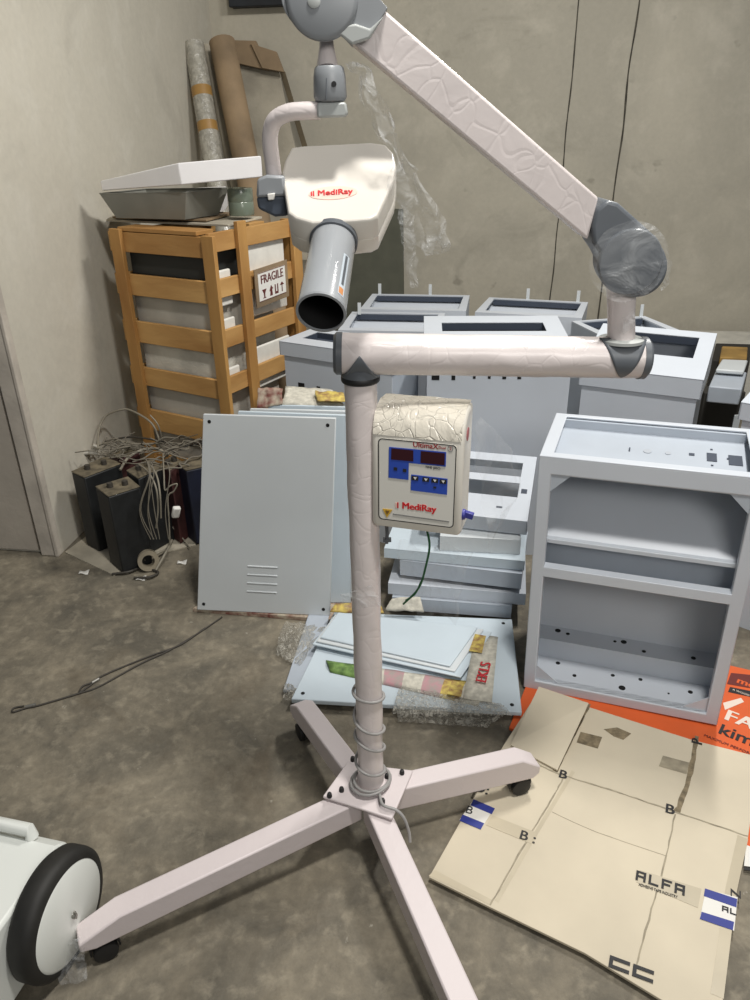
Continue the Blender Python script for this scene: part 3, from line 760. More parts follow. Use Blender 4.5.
def open_top(pl_, pr_, z, depth, label, tabs=(), base_z=0, dark=False):
    """back-row cabinet standing with its open top up"""
    loc, rz, w = fit(pl_, pr_, z)
    loc.z = base_z
    t = thing('open_top_cabinet', label, 'cabinet', loc, rz, 'pale steel cabinets'); h = z-base_z
    m = MB(); m.bx(-w/2, w/2, 0, .004, 0, h-.006); m.build('front_panel', CAB, t, world=False)
    for s in (-1, 1):
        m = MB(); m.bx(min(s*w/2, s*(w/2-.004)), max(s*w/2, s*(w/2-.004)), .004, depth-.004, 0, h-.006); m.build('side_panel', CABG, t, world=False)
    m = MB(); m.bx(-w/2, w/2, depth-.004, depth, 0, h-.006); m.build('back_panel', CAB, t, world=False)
    m = MB(); b = .03
    o = [(-w/2, 0), (w/2, 0), (w/2, depth), (-w/2, depth)]; i = [(-w/2+b*1.3, b*1.6), (w/2-b*1.3, b*1.6), (w/2-b, depth-b*.6), (-w/2+b, depth-b*.6)]
    m.ring([V((x, y, h-.006)) for x, y in o], [V((x, y, h-.006)) for x, y in i], (0, 0, .006)); m.build('top_rim', CAB, t, world=False)
    # sloping tray seen through the opening
    m = MB(); m.loft([[(-w/2+.006, depth-.012, h-.035), (w/2-.006, depth-.012, h-.035)], [(-w/2+.006, .03, h-.13), (w/2-.006, .03, h-.13)]], cap=False, close=False)
    hole(m, w*.32, depth*.6, h-.085, .012, axis=(0, -.3, 1)); hole(m, w*.22, depth*.5, h-.095, .009, axis=(0, -.3, 1))
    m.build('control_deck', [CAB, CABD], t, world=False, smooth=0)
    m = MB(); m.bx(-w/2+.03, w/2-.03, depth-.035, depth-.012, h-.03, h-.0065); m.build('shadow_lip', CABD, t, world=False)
    for x, y in tabs:
        m = MB(); m.bx(x*w-.008, x*w+.008, y*depth-.002, y*depth+.002, h-.0005, h+.055); m.build('lug', PANELW, t, world=False)
    return t, w

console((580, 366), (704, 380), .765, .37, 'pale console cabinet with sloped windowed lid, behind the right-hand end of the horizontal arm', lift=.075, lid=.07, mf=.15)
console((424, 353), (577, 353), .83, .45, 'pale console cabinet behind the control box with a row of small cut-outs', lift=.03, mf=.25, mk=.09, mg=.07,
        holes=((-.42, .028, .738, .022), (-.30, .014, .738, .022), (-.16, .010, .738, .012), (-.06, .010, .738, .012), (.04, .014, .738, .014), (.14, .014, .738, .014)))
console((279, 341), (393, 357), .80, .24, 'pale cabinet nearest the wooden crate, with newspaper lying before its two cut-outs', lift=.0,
        holes=((-.33, .03, .62, .035), (-.17, .016, .61, .05)))
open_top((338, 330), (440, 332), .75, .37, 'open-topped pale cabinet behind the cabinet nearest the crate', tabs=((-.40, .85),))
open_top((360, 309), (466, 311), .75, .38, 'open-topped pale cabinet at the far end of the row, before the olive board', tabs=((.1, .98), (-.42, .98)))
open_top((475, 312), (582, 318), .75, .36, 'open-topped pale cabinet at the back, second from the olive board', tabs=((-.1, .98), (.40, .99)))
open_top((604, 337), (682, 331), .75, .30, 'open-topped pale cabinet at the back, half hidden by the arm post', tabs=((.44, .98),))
console((741, 402), (860, 425), .78, .42, 'pale cabinet cut off by the right edge, its corner alone showing', lift=.06)

# front cabinet: open frame with shelf
FH = .77
loc, rz, fw = fit((523, 689), (716, 730), 0.0)
la, lb = at(540, 452, z=FH), at(757, 497, z=FH)
CABF = thing('open_frame_cabinet', 'open-fronted pale steel cabinet standing on the orange carton', 'cabinet', loc + UP*.012, rz, 'pale steel cabinets', rot=(rad(.6), rad(-.9), rz))
w2 = fw/2; FD = .33; t_ = .004
m = MB()
# front frame ring
o = [(-w2, 0, 0), (w2, 0, 0), (w2, 0, FH), (-w2, 0, FH)]; i = [(-w2+.034, 0, .032), (w2-.034, 0, .032), (w2-.034, 0, FH-.05), (-w2+.034, 0, FH-.05)]
m.ring(o, i, (0, .03, 0)); m.build('front_frame', CAB, CABF, world=False, bevel=.003)
for s in (-1, 1):
    m = MB(); xs = sorted((s*w2, s*(w2-t_)))
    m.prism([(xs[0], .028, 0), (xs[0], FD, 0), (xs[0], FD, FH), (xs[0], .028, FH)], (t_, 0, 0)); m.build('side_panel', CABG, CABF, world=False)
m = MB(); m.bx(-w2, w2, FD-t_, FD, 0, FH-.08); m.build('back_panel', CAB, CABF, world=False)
m = MB(); m.prism([(-w2+.005, .05, .508), (w2-.005, .05, .508), (w2-.005, .285, FH-.055), (-w2+.005, .285, FH-.055)], (0, .003, -.002)); m.build('inner_panel', CAB, CABF, world=False)
# top rim
m = MB(); o = [(-w2, 0, FH-.004), (w2, 0, FH-.004), (w2, FD, FH-.004), (-w2, FD, FH-.004)]
i = [(-w2+.034, .03, FH-.004), (w2-.034, .03, FH-.004), (w2-.034, FD-.02, FH-.004), (-w2+.034, FD-.02, FH-.004)]
m.ring(o, i, (0, 0, .006)); m.bx(-w2, w2, FD-.004, FD, FH-.08, FH); m.build('top_rim', CAB, CABF, world=False, bevel=.002)
m = MB(); m.bx(-w2+.03, w2-.03, FD-.03, FD-.006, FH-.035, FH-.006); m.build('rear_lip', CABG, CABF, world=False)
# sloping control panel with sockets
yb, zb_, yf, zf_ = FD-.03, FH-.030, .032, FH-.062
def cp_(x, s): return V((x, yb+(yf-yb)*s, zb_+(zf_-zb_)*s))
nrm = V((0, zb_-zf_, -(yf-yb)*-1)).normalized()
m = MB(); m.prism([cp_(-w2+.006, 0), cp_(w2-.006, 0), cp_(w2-.006, 1), cp_(-w2+.006, 1)], V((0, 0, -.003)))
dn = V((0, (zf_-zb_), -(yf-yb))).normalized(); dn = dn if dn.z > 0 else -dn
ds = (cp_(0, 1)-cp_(0, 0)).normalized()
def cut(x, s, hx, hs, k=1):
    c = cp_(x, s) + dn*.0008
    m.mi = k; m.prism([c+V((a*hx, 0, 0))+ds*b*hs for a, b in ((-1, -1), (1, -1), (1, 1), (-1, 1))], dn*.001); m.mi = 0
for x, s, hx, hs, k in ((-.055, .36, .002, .010, 1), (.105, .34, .007, .006, 1), (.155, .36, .0125, .022, 1), (.213, .38, .017, .026, 1), (.195, .36, .003, .004, 1), (.155, .20, .003, .003, 1), (.155, .52, .003, .003, 1)): cut(x, s, hx, hs, k)
for x, r in ((-.008, .011), (.045, .008)):
    c = cp_(x, .36) + dn*.0006; m.mi = 2; m.lathe([(r, 0), (r, .001)], c, dn, n=20); m.mi = 0
m.build('control_panel', [CABG, CABD, mat('cab_spot', (168, 174, 182), .5)], CABF, world=False, smooth=0)
# middle rail, rear trough, lower shelf
m = MB(); m.bx(-w2+.03, w2-.03, 0, .03, .405, .437); m.build('middle_rail', CAB, CABF, world=False, bevel=.002)
m = MB(); m.bx(-w2+.004, w2-.004, .034, .054, .496, .510); m.build('rear_rail', CAB, CABF, world=False, bevel=.002)
m = MB(); m.bx(-w2+.004, w2-.004, .03, FD-.005, .39, .396); m.bx(-w2+.004, w2-.004, .085, .088, .396, .497); m.build('shelf', CABG, CABF, world=False)
m = MB(); m.bx(-w2+.004, w2-.004, .13, .205, .096, .100); m.bx(-w2+.004, w2-.004, .127, .13, .03, .100); m.prism([(-w2+.004, .20, .10), (w2-.004, .20, .10), (w2-.004, .30, .388), (-w2+.004, .30, .388)], (0, .003, 0))
for x, y, r in ((-.2, .18, .009), (-.168, .172, .006), (.0, .18, .009), (-.026, .175, .005), (.06, .15, .006), (.20, .16, .007)): hole(m, x, y, .1, r)
m.build('step_shelf', [CAB, VOID], CABF, world=False)
m = MB(); m.bx(-w2+.004, w2-.004, .005, .127, .028, .032)
for x, y, r in ((-.185, .105, .007), (-.13, .06, .006), (-.02, .095, .006), (.01, .045, .010), (.06, .10, .006), (.2, .085, .007), (.14, .06, .003)): hole(m, x, y, .032, r)
m.build('bottom_plate', [CAB, VOID], CABF, world=False)
for s in (-1, 1):
    m = MB(); m.prism([(s*(w2-.034), .004, FH-.05), (s*(w2-.084), .004, FH-.05), (s*(w2-.034), .004, FH-.10)], (0, .003, 0)); m.build('gusset', CABG, CABF, world=False)
    m = MB(); m.prism([(s*(w2-.034), .010, .033), (s*(w2-.10), .010, .033), (s*(w2-.034), .010, .085)], (0, .003, 0)); m.build('gusset', CAB, CABF, world=False)

# ------------------------------------------------------------------ stacked lids and covers behind the control box
stx, sty = at(500, 610, z=.05).x, 2.25
def slab(px4, z, t, name, m, label, cat, group=None, bevel=.003, lipm=None):
    P = [at(x, y, z=z) for x, y in px4]
    b = MB(); b.prism([p - UP*t for p in P], UP*t)
    return tag(b.build(name, m, bevel=bevel), label, cat, group)
def frame_slab(px4, zs, t, name, m, label, cat, group, mg=(.18, .18), hole2=None):
    P = [at(x, y, z=z) for (x, y), z in zip(px4, zs)]
    def q_(u_, v_): return P[0].lerp(P[1], u_).lerp(P[3].lerp(P[2], u_), v_)
    a, c = mg
    n = (P[1]-P[0]).cross(P[3]-P[0]).normalized(); n = n if n.z > 0 else -n
    b = MB(); b.ring([q_(0, 0), q_(1, 0), q_(1, 1), q_(0, 1)], [q_(a, c*1.4), q_(1-a, c*1.4), q_(1-a, 1-c), q_(a, 1-c)], -n*t)
    return tag(b.build(name, m, bevel=.002), label, cat, group)
GS = 'covers and lids stacked behind the control box'
# lower covers: shallow boxes lying flat, each a slab with its front face towards the camera
def cover(pl_, pr_, ztop, t, depth, label, m=CAB, name='steel_cover', skew=0):
    loc, rz, w = fit(pl_, pr_, ztop)
    th = thing(name, label, 'steel cover', loc + UP*(ztop-t), rz+skew, GS)
    b = MB(); b.bx(-w/2, w/2, 0, depth, t-.004, t); b.build('top_sheet', m, th, world=False, bevel=.001)
    b = MB(); b.bx(-w/2, w/2, 0, .004, 0, t-.004); b.bx(-w/2, w/2, depth-.004, depth, 0, t-.004); b.bx(-w/2, -w/2+.004, .004, depth-.004, 0, t-.004); b.bx(w/2-.004, w/2, .004, depth-.004, 0, t-.004)
    b.build('skirt', m, th, world=False)
    return th
cover((392, 597), (512, 606), .082, .05, .30, 'lowest pale steel cover under the stack of lids', CABG)
cover((388, 583), (526, 594), .128, .045, .30, 'pale steel cover second from the floor in the stack of lids')
cover((400, 560), (522, 574), .205, .060, .30, 'grey-blue steel cover midway up the stack of lids', CABG)
cover((384, 548), (525, 561), .245, .038, .30, 'thin pale steel cover with a bright front edge midway up the stack', PANELB)
cover((440, 536), (521, 540), .302, .056, .26, 'white boxy cover lying under the topmost tilted lid', PANELW)

def lid_frame(pl_, pr_, z, depth, tilt_, label, two=True, m=CAB):
    loc, rz, w = fit(pl_, pr_, z)
    th = thing('console_cover', label, 'cabinet lid', loc + UP*(z-.065), 0, GS, rot=(tilt_, 0, rz))
    h = .065; b = MB(); d = depth
    o = [(-w/2, 0, h), (w/2, 0, h), (w/2, d, h), (-w/2, d, h)]; i = [(-w/2+.045, .11, h), (w/2-.045, .11, h), (w/2-.045, d-.04, h), (-w/2+.045, d-.04, h)]
    b.ring([V(p)-V((0, 0, .004)) for p in o], [V(p)-V((0, 0, .004)) for p in i], (0, 0, .004))
    if two: b.bx(-w/2+.045, w/2-.045, d*.55, d*.55+.035, h-.004, h)
    b.mi = 1; b.bx(w/2-.036, w/2-.016, d*.40, d*.40+.022, h, h+.001); b.bx(w/2-.11, w/2-.09, .05, .058, h, h+.001); b.mi = 0
    b.build('window_top', [m, CABD], th, world=False)
    b = MB(); b.bx(-w/2, w/2, 0, .004, 0, h-.004); b.bx(-w/2, w/2, d-.004, d, 0, h-.004); b.bx(-w/2, -w/2+.004, 0, d, 0, h-.004); b.bx(w/2-.004, w/2, 0, d, 0, h-.004)
    b.build('skirt', m, th, world=False)
    return th
lid_frame((425, 507), (528, 518), .375, .33, rad(18), 'pale console lid with two slots, topmost of the stack and tilted back')

# ------------------------------------------------------------------ leaning panels
def lean_panel(px4, zb, Yb, lean, name, m, label, cat, vents=False, t=.012, group=None, holes_=True):
    (xl, yt), (xr, yt2), (xr2, yb_), (xl2, yb2) = px4
    bl, br = at(xl2, yb2, z=zb), at(xr2, yb_, z=zb)
    ex = (br-bl); w = ex.length; ex.normalize(); back = UP.cross(ex); back = back if back.y > 0 else -back
    up = (UP*math.cos(lean)+back*math.sin(lean)).normalized(); nn = ex.cross(up); nn = nn if nn.y < 0 else -nn
    # height so that the top edge meets the photo
    def hit(x, y):
        d = ray(x, y); tt = (bl-CO).dot(nn)/d.dot(nn); return CO+tt*d
    tl, tr = hit(xl, yt), hit(xr, yt2)
    th = thing(name, label, cat, (bl+br)/2, 0, group)
    b = MB(); b.prism([bl, br, tr, tl], -nn*t); b.build('sheet', m, th, bevel=.003)
    def pp(u_, v_): return bl.lerp(br, u_).lerp(tl.lerp(tr, u_), v_)
    if holes_:
        for u_, v_ in ((.05, .035), (.95, .035), (.05, .965), (.94, .965)):
            c = MB(); c.lathe([(.006, 0), (.006, .001)], pp(u_, v_)+nn*.0002, nn, n=14); c.build('screw_hole', VOID, th)
    if vents:
        for k in range(4):
            v_ = .115+.045*k; c = MB()
            p0, p1 = pp(.375, v_+.002), pp(.60, v_)
            c.loft([[p0-up*.003+nn*.0005, p0+up*.003+nn*.0005, p0+nn*.0045], [p1-up*.003+nn*.0005, p1+up*.003+nn*.0005, p1+nn*.0045]])
            c.build('louvre', m, th)
    return th
GP = 'panels leaning against the cabinets'
# newspaper pad under the leaning panels
npd = MB(); P = [at(x, y, z=.0) for x, y in ((193, 612), (332, 623), (362, 606), (225, 590))]
npd.prism(P, UP*.016); npo = npd.build('newspaper_pad', NEWSO, bevel=.002); tag(npo, 'folded newspaper pad on the floor under the vented white panel', 'newspaper', 'old newspapers')
lean_panel(((203, 414), (336, 418), (330, 616), (197, 610)), .017, 2.24, rad(9), 'vented_panel', PANELW, 'large white steel panel with louvre vents, foremost of the leaning panels', 'steel panel', True, group=GP)
lean_panel(((238, 411), (349, 415), (351, 603), (215, 603)), .017, 2.3, rad(9), 'flat_panel', PANELB, 'pale blue steel panel just behind the vented white panel', 'steel panel', group=GP, holes_=False)
lean_panel(((250, 408.5), (356, 411), (358, 598), (232, 597)), .017, 2.3, rad(9), 'flat_panel', PANELW, 'white steel panel third in the leaning row behind the vented one', 'steel panel', group=GP, holes_=False)
lean_panel(((268, 404.5), (362, 407), (364, 594), (250, 592)), .017, 2.3, rad(9), 'flat_panel', PANELB, 'rearmost pale panel of the leaning row, under the newspapers', 'steel panel', group=GP, holes_=False)

# newspapers resting on the panel tops
def paper(px4, zs, name, m, label, group='old newspapers', amp=.006, sc=12, cat='newspaper', t=.004, Ys=None):
    P = [at(x, y, z=z) for (x, y), z in zip(px4, zs)] if Ys is None else [at(x, y, Y=Y) for (x, y), Y in zip(px4, Ys)]
    g = MB(); g.grid(lambda u_, v_: P[0].lerp(P[1], u_).lerp(P[3].lerp(P[2], u_), v_) + V((0, 0, noise.noise(V((u_*4, v_*4, zs[0]*9 if zs else 1)))*amp)), 14, 6)
    o = g.build(name, m, smooth=50); so = o.modifiers.new('thick', 'SOLIDIFY'); so.thickness = t
    if label: tag(o, label, cat, group)
    return o
yA, yB = 2.50, 2.56
pn = paper(((258, 408), (300, 396), (298, 382), (257, 386)), None, 'newspaper', NEWSO, 'crumpled maroon and white newspaper on the leaning panels beside the crate', Ys=(yA, yA, yB, yB), amp=.008) if False else None
def npaper(px, Y0, Y1, m, label, name='newspaper'):
    P = [at(px[0][0], px[0][1], Y=Y0), at(px[1][0], px[1][1], Y=Y0), at(px[2][0], px[2][1], Y=Y1), at(px[3][0], px[3][1], Y=Y1)]
    g = MB(); g.grid(lambda u_, v_: P[0].lerp(P[1], u_).lerp(P[3].lerp(P[2], u_), v_) + nz((u_*5, v_*3, px[0][0]), 1)*.006, 16, 6)
    o = g.build(name, m, smooth=50); so = o.modifiers.new('thick', 'SOLIDIFY'); so.thickness = .003
    return tag(o, label, 'newspaper', 'old newspapers')
npaper(((257, 409), (283, 404), (282, 388), (258, 388)), 2.44, 2.47, NEWSO, 'maroon printed newspaper sheet tucked above the leaning panels beside the crate')
npaper(((282, 404), (345, 406), (332, 390), (286, 386)), 2.44, 2.55, NEWS, 'crumpled black and white newspaper on top of the leaning panels')
npaper(((318, 401), (346, 402), (344, 393), (314, 391)), 2.43, 2.50, NEWSY, 'yellow printed newspaper scrap on top of the leaning panels near the upright')

# ------------------------------------------------------------------ panels lying on the floor
GF = 'panels lying on the floor behind the stand'
def flat_panel(px4, z, t, m, label, holes_=True, name='floor_panel', raise_=(0, 0, 0, 0)):
    P = [at(x, y, z=z+r) for (x, y), r in zip(px4, raise_)]
    th = thing(name, label, 'steel panel', (sum(P, V())/4)*1.0 - UP*t, 0, GF)
    b = MB(); b.prism([p-UP*t for p in P], UP*t); b.build('sheet', m, th, bevel=.003)
    if holes_:
        for u_, v_ in ((.04, .06), (.96, .06), (.95, .94)):
            c = MB(); c.lathe([(.006, 0), (.006, .001)], P[0].lerp(P[1], u_).lerp(P[3].lerp(P[2], u_), v_)+UP*.0003, UP, n=14); c.build('screw_hole', VOID, th)
    return th
# old timber batten stack that props up the panels
for k, (x, y) in enumerate(((330, 660), (490, 640))):
    pass
flat_panel(((283, 690), (312, 688), (330, 612), (309, 612)), .018, .012, CABG, 'narrow grey panel edge beneath the big floor panel, by the bubble wrap', False)
flat_panel(((291, 699), (522, 712), (512, 619), (334, 612)), .040, .016, PANELB, 'largest pale panel lying on the floor behind the stand')
flat_panel(((312, 644), (461, 677), (492, 632), (333, 617)), .060, .006, PANELB, 'small pale panel, lowest of three stacked on the big floor panel', False)
flat_panel(((316, 641), (455, 671), (484, 629), (335, 614)), .067, .006, PANELW, 'small pale panel, middle of three stacked on the big floor panel', False)
flat_panel(((320, 637), (450, 666), (478, 627), (338, 612)), .074, .006, PANELB, 'small pale panel, topmost of three stacked on the big floor panel', False)
# colourful folded flyers
def strip(px_l, px_r, z, mats_, name, label, n=None):
    """a folded newspaper lying along px_l..px_r, cut into printed blocks"""
    k = len(mats_); g = MB()
    (a0x, a0y), (a1x, a1y) = px_l; (b0x, b0y), (b1x, b1y) = px_r
    A0, A1, B0, B1 = at(a0x, a0y, z=z), at(a1x, a1y, z=z), at(b0x, b0y, z=z), at(b1x, b1y, z=z)
    nu = k*3
    loops = []
    for u_ in range(nu+1):
        f = u_/nu; p, q2 = A0.lerp(B0, f), A1.lerp(B1, f); row = []
        for v_ in range(7):
            e = p.lerp(q2, v_/6); e = e + UP*(.012*math.sin(PI*v_/6) + .003*noise.noise(V((f*7, v_*.8, 1)))); row.append(e)
        loops.append(row)
    vs = [[g.bm.verts.new(p) for p in r] for r in loops]
    for u_ in range(nu):
        g.mi = u_//3
        for v_ in range(6): g._f([vs[u_][v_], vs[u_+1][v_], vs[u_+1][v_+1], vs[u_][v_+1]])
    o = g.build(name, mats_, smooth=50); so = o.modifiers.new('thick', 'SOLIDIFY'); so.thickness = .004
    return tag(o, label, 'newspaper', 'old newspapers')
strip(((330, 672), (326, 660)), ((478, 706), (488, 684)), .043, [NEWSG, NEWSG, NEWS, NEWSP, NEWS, NEWSP, NEWSY, NEWS], 'folded_flyer', 'long folded flyer with green and pink print on the big floor panel')
fly = strip(((463, 698), (476, 634)), ((492, 702), (498, 637)), .052, [NEWS], 'folded_flyer', 'folded newspaper with red lettering standing across the end of the long flyer')
q0 = at(488, 668, z=.0665); q1 = at(480, 698, z=.0665)
fx = (q0-q1).normalized(); fy = UP.cross(fx)
text('red_lettering', 'EKLS', .046, NEWSR, fly, at(484, 672, z=.070), fx, fy, bold=.03)
b = MB(); P = [at(x, y, z=.069) for x, y in ((469, 651), (482, 653), (486, 636), (475, 634))]; b.prism(P, UP*.0008); b.build('printed_block', NEWSY, fly)
b = MB(); P = [at(x, y, z=.064) for x, y in ((447, 694), (461, 697), (464, 683), (452, 681))]; b.prism(P, UP*.0008)
b.build('printed_block', NEWSY, fly)
# flyer corner and newspaper behind the upright, over the floor panel
paper(((385, 610), (424, 612), (420, 597), (392, 598)), (.075, .075, .11, .11), 'newspaper', NEWS, 'cream newspaper corner poking out beneath the stacked covers')
paper(((330, 612), (384, 613), (380, 604), (336, 604)), (.066, .066, .08, .08), 'newspaper', NEWSY, 'yellow and brown newspaper under the edge of the leaning panels')
# bubble wrap
def bub(px, z, amp, label, name='bubble_wrap', nu=18, nv=10):
    P = [at(x, y, z=z) for x, y in px]
    g = MB(); g.grid(lambda u_, v_: P[0].lerp(P[1], u_).lerp(P[3].lerp(P[2], u_), v_) + UP*(amp*math.sin(PI*v_)*abs(math.sin(3*u_+.7))+abs(noise.noise(V((u_*7, v_*5, px[0][0]))))*amp*.9), nu, nv)
    return tag(g.build(name, BUBBLE, smooth=50), label, 'bubble wrap', 'crumpled bubble wrap')
bub(((392, 714), (512, 716), (500, 704), (400, 686)), .045, .012, 'crumpled bubble wrap spilling over the front edge of the big floor panel')
bub(((398, 722), (488, 728), (512, 714), (396, 711)), .004, .022, 'crumpled bubble wrap on the floor just before the big floor panel')
bub(((276, 655), (300, 668), (330, 628), (285, 622)), .012, .03, 'crumpled bubble wrap on the floor below the vented white panel')
bub(((283, 700), (300, 704), (304, 690), (284, 684)), .010, .02, 'small twist of bubble wrap beside the rear leg castor')

# ------------------------------------------------------------------ cartons on the floor
oc_ = MB(); P = [at(x, y, z=0) for x, y in ((509, 730), (840, 900), (842, 694), (730, 668), (690, 640), (545, 640))]
oc_.prism(P, UP*.010); oco = oc_.build('orange_carton', ORANGE, bevel=.001)
tag(oco, 'flattened orange carton with dark print lying under the open cabinet', 'carton')
ZO = .0104
ou = (at(750, 716, z=ZO)-at(709, 700, z=ZO)); 
ou = (at(748, 769, z=ZO)-at(690, 745, z=ZO)).normalized(); ov_ = UP.cross(ou)
def oblock(px, m, name, z=ZO, t=.0006):
    b = MB(); b.prism([at(x, y, z=z) for x, y in px], UP*t); return b.build(name, m, oco)
oblock(((731, 673), (760, 676), (760, 690), (727, 684)), MAROON, 'print_band')
oblock(((730, 687), (760, 693), (760, 699), (728, 692)), INK, 'print_band')
text('small_lettering', 'A WOOD', .011, PALEO, oco, at(741, 692.5, z=ZO+.0012), ou, ov_, align='CENTER')
text('top_lettering', 'mo', .042, ORANGE, oco, at(737, 680, z=ZO+.0012), ou, ov_, align='LEFT', bold=.03)
oblock(((723, 703), (741, 698), (744, 702), (725, 710)), PALEO, 'print_slash')
text('big_lettering', 'FA', .070, PALEO, oco, at(725, 714.5, z=ZO+.001), ou, ov_, align='LEFT', bold=.035)
text('name_lettering', 'kimo', .064, INK, oco, at(719, 728.5, z=ZO+.001), ou, ov_, align='LEFT', bold=.02)
text('slogan_lettering', 'MAXIMUM PERFORMANCE', .014, MAROON, oco, at(704, 735, z=ZO+.001), ou, ov_, align='LEFT', bold=.01)
oblock(((746, 845), (760, 850), (760, 868), (744, 866)), LABELW, 'pale_strip')
oblock(((744, 867), (760, 869), (760, 872), (744, 870)), INK, 'dark_strip')

ZC = .020
card_px = [(429, 877), (490, 907), (585, 953), (662, 1000), (700, 1016), (723, 1000), (737, 891), (748, 838), (760, 757), (693, 740), (589, 707), (539, 690), (503, 746)]
cd = MB(); P = [at(x, y, z=ZC) for x, y in card_px]
cd.prism([p-UP*.007 for p in P], UP*.007)
cdo = cd.build('white_carton', CARTON, bevel=.001)
tag(cdo, 'flattened cream-white carton with taped seams lying on the floor at front right', 'carton')
def cb_(px, m, name, z=ZC+.0004, t=.0006):
    b = MB(); b.prism([at(x, y, z=z) for x, y in px], UP*t); return b.build(name, m, cdo)
def C2(x, y): return (420+x/2.273, 680+y/2.273)
def line_strip(pts, w, m, name, z=ZC+.0004, jig=.003):
    pp_ = smooth_path([at(*C2(x, y), z=z) for x, y in pts], 10); b = MB(); loops = []
    for i, p in enumerate(pp_):
        tn = (pp_[min(i+1, len(pp_)-1)]-pp_[max(i-1, 0)]).normalized(); sd_ = UP.cross(tn)
        ww = w*(1+.5*noise.noise(V((i*.7, w*100, 0)))); off = noise.noise(V((i*.45, w*50, 3)))*jig
        loops.append([p+sd_*(off-ww/2), p+sd_*(off+ww/2), p+sd_*(off+ww/2)+UP*.0005, p+sd_*(off-ww/2)+UP*.0005])
    b.loft(loops); return b.build(name, m, cdo)
line_strip(((160, 512), (240, 370), (300, 270), (330, 215)), .0035, CREASE, 'fold_line')
line_strip(((488, 662), (520, 545), (555, 420), (580, 305)), .0035, CREASE, 'fold_line')
line_strip(((308, 208), (345, 130), (385, 55)), .012, TORN, 'torn_seam')
line_strip(((585, 300), (612, 220), (630, 128)), .013, TORN, 'torn_seam')
line_strip(((265, 190), (320, 215), (440, 252), (575, 298), (745, 355)), .004, CREASE, 'fold_line')
line_strip(((300, 300), (400, 345), (560, 400)), .0008, CREASE, 'fold_line', jig=.001)
# flap that bends up a little at the far left
fp_ = [C2(*p) for p in ((206, 150), (312, 207), (383, 55), (270, 17))]
b = MB(); Z = (.0215, .024, .080, .055)
P = [at(x, y, z=z) for (x, y), z in zip(fp_, Z)]; b.prism(P, UP*.004); b.build('raised_flap', CARTON, cdo)
cb_([C2(*p) for p in ((20, 445), (160, 512), (164, 500), (34, 432))], TAPE, 'edge_tape', t=.0002)
cb_([C2(*p) for p in ((170, 500), (260, 345), (345, 205), (352, 210), (268, 350), (178, 506))], TAPE, 'edge_tape', t=.0002)
cb_([C2(*p) for p in ((690, 725), (720, 480), (746, 362), (722, 352), (695, 470), (660, 712))], TAPE, 'edge_tape', t=.0002)
cb_([C2(*p) for p in ((165, 308), (262, 346), (252, 372), (150, 330))], TAPE, 'tape_strip')
cb_([C2(*p) for p in ((500, 432), (640, 475), (632, 518), (492, 460))], TAPE, 'tape_strip')
cb_([C2(*p) for p in ((365, 118), (414, 130), (404, 156), (356, 142))], TORN, 'torn_tape')
cb_([C2(*p) for p in ((552, 172), (612, 188), (606, 214), (543, 196))], CREASE, 'torn_tape')
cb_([C2(*p) for p in ((418, 112), (448, 108), (480, 122), (462, 136), (440, 128))], TORN, 'torn_patch')
cu_ = (at(*C2(590, 490), z=ZC)-at(*C2(498, 442), z=ZC)).normalized(); cu_ = (at(*C2(600, 478), z=ZC)-at(*C2(497, 444), z=ZC)).normalized(); cv_ = UP.cross(cu_)
zt = ZC+.0018
def block_word(word, o, ex, ey, w, h, st_, gap, m, name, par):
    G = {'A': [(0, 0, 1, 'v'), (1, 0, 1, 'v'), (1, 0, 1, 'h'), (.45, 0, 1, 'h')], 'L': [(0, 0, 1, 'v'), (0, 0, 1, 'h')], 'F': [(0, 0, 1, 'v'), (1, 0, 1, 'h'), (.5, 0, .85, 'h')],
         'C': [(0, 0, 1, 'v'), (1, 0, 1, 'h'), (0, 0, 1, 'h')], 'R': [(1, 0, 1, 'v'), (1, 0, 1, 'h'), (.45, .15, 1, 'h'), (0, 0, .0, 'h')]}
    zi_ = 0; b = MB(); x0 = -(len(word)*w+(len(word)-1)*gap)/2
    for k, ch in enumerate(word):
        ox = x0+k*(w+gap)
        for p, q0_, q1_, t in G[ch]:
            if q1_ - q0_ <= 0: continue
            if t == 'v': r_ = (ox+p*(w-st_), ox+p*(w-st_)+st_, q0_*h, q1_*h)
            else: r_ = (ox+q0_*w, ox+q1_*w, p*(h-st_), p*(h-st_)+st_)
            P = [V(o)+ex*x+ey*(y-h/2) for x, y in ((r_[0], r_[2]), (r_[1], r_[2]), (r_[1], r_[3]), (r_[0], r_[3]))]
            zi_ += 1; b.prism(P, UP*(.0004+.00006*zi_))
    return b.build(name, m, par)
block_word('ALFA', at(*C2(546, 461), z=zt), cu_, cv_, .0215, .026, .0052, .006, INK, 'tape_lettering', cdo)
text('tape_print', 'ADHESIVE TAPE INDUSTRY', .010, INK, cdo, at(*C2(541, 479), z=zt), cu_, cv_, bold=.01, squash=.68)
cb_([C2(*p) for p in ((650, 476), (722, 494), (714, 570), (636, 542))], LABELW, 'blue_label', ZC+.0007, .0003)
cb_([C2(*p) for p in ((648, 474), (721, 498), (719, 517), (645, 491))], LABELB, 'blue_bar', ZC+.0012)
cb_([C2(*p) for p in ((640, 527), (714, 550), (711, 569), (636, 543))], LABELB, 'blue_bar', ZC+.0012)
block_word('AL', at(*C2(703, 524), z=zt), cu_, cv_, .013, .014, .003, .003, INK, 'label_lettering', cdo)
cb_([C2(*p) for p in ((122, 272), (168, 292), (138, 340), (90, 318))], LABELW, 'blue_label', ZC+.0007, .0003)
cb_([C2(*p) for p in ((122, 271), (170, 292), (163, 305), (115, 285))], LABELB, 'blue_bar', ZC+.0012)
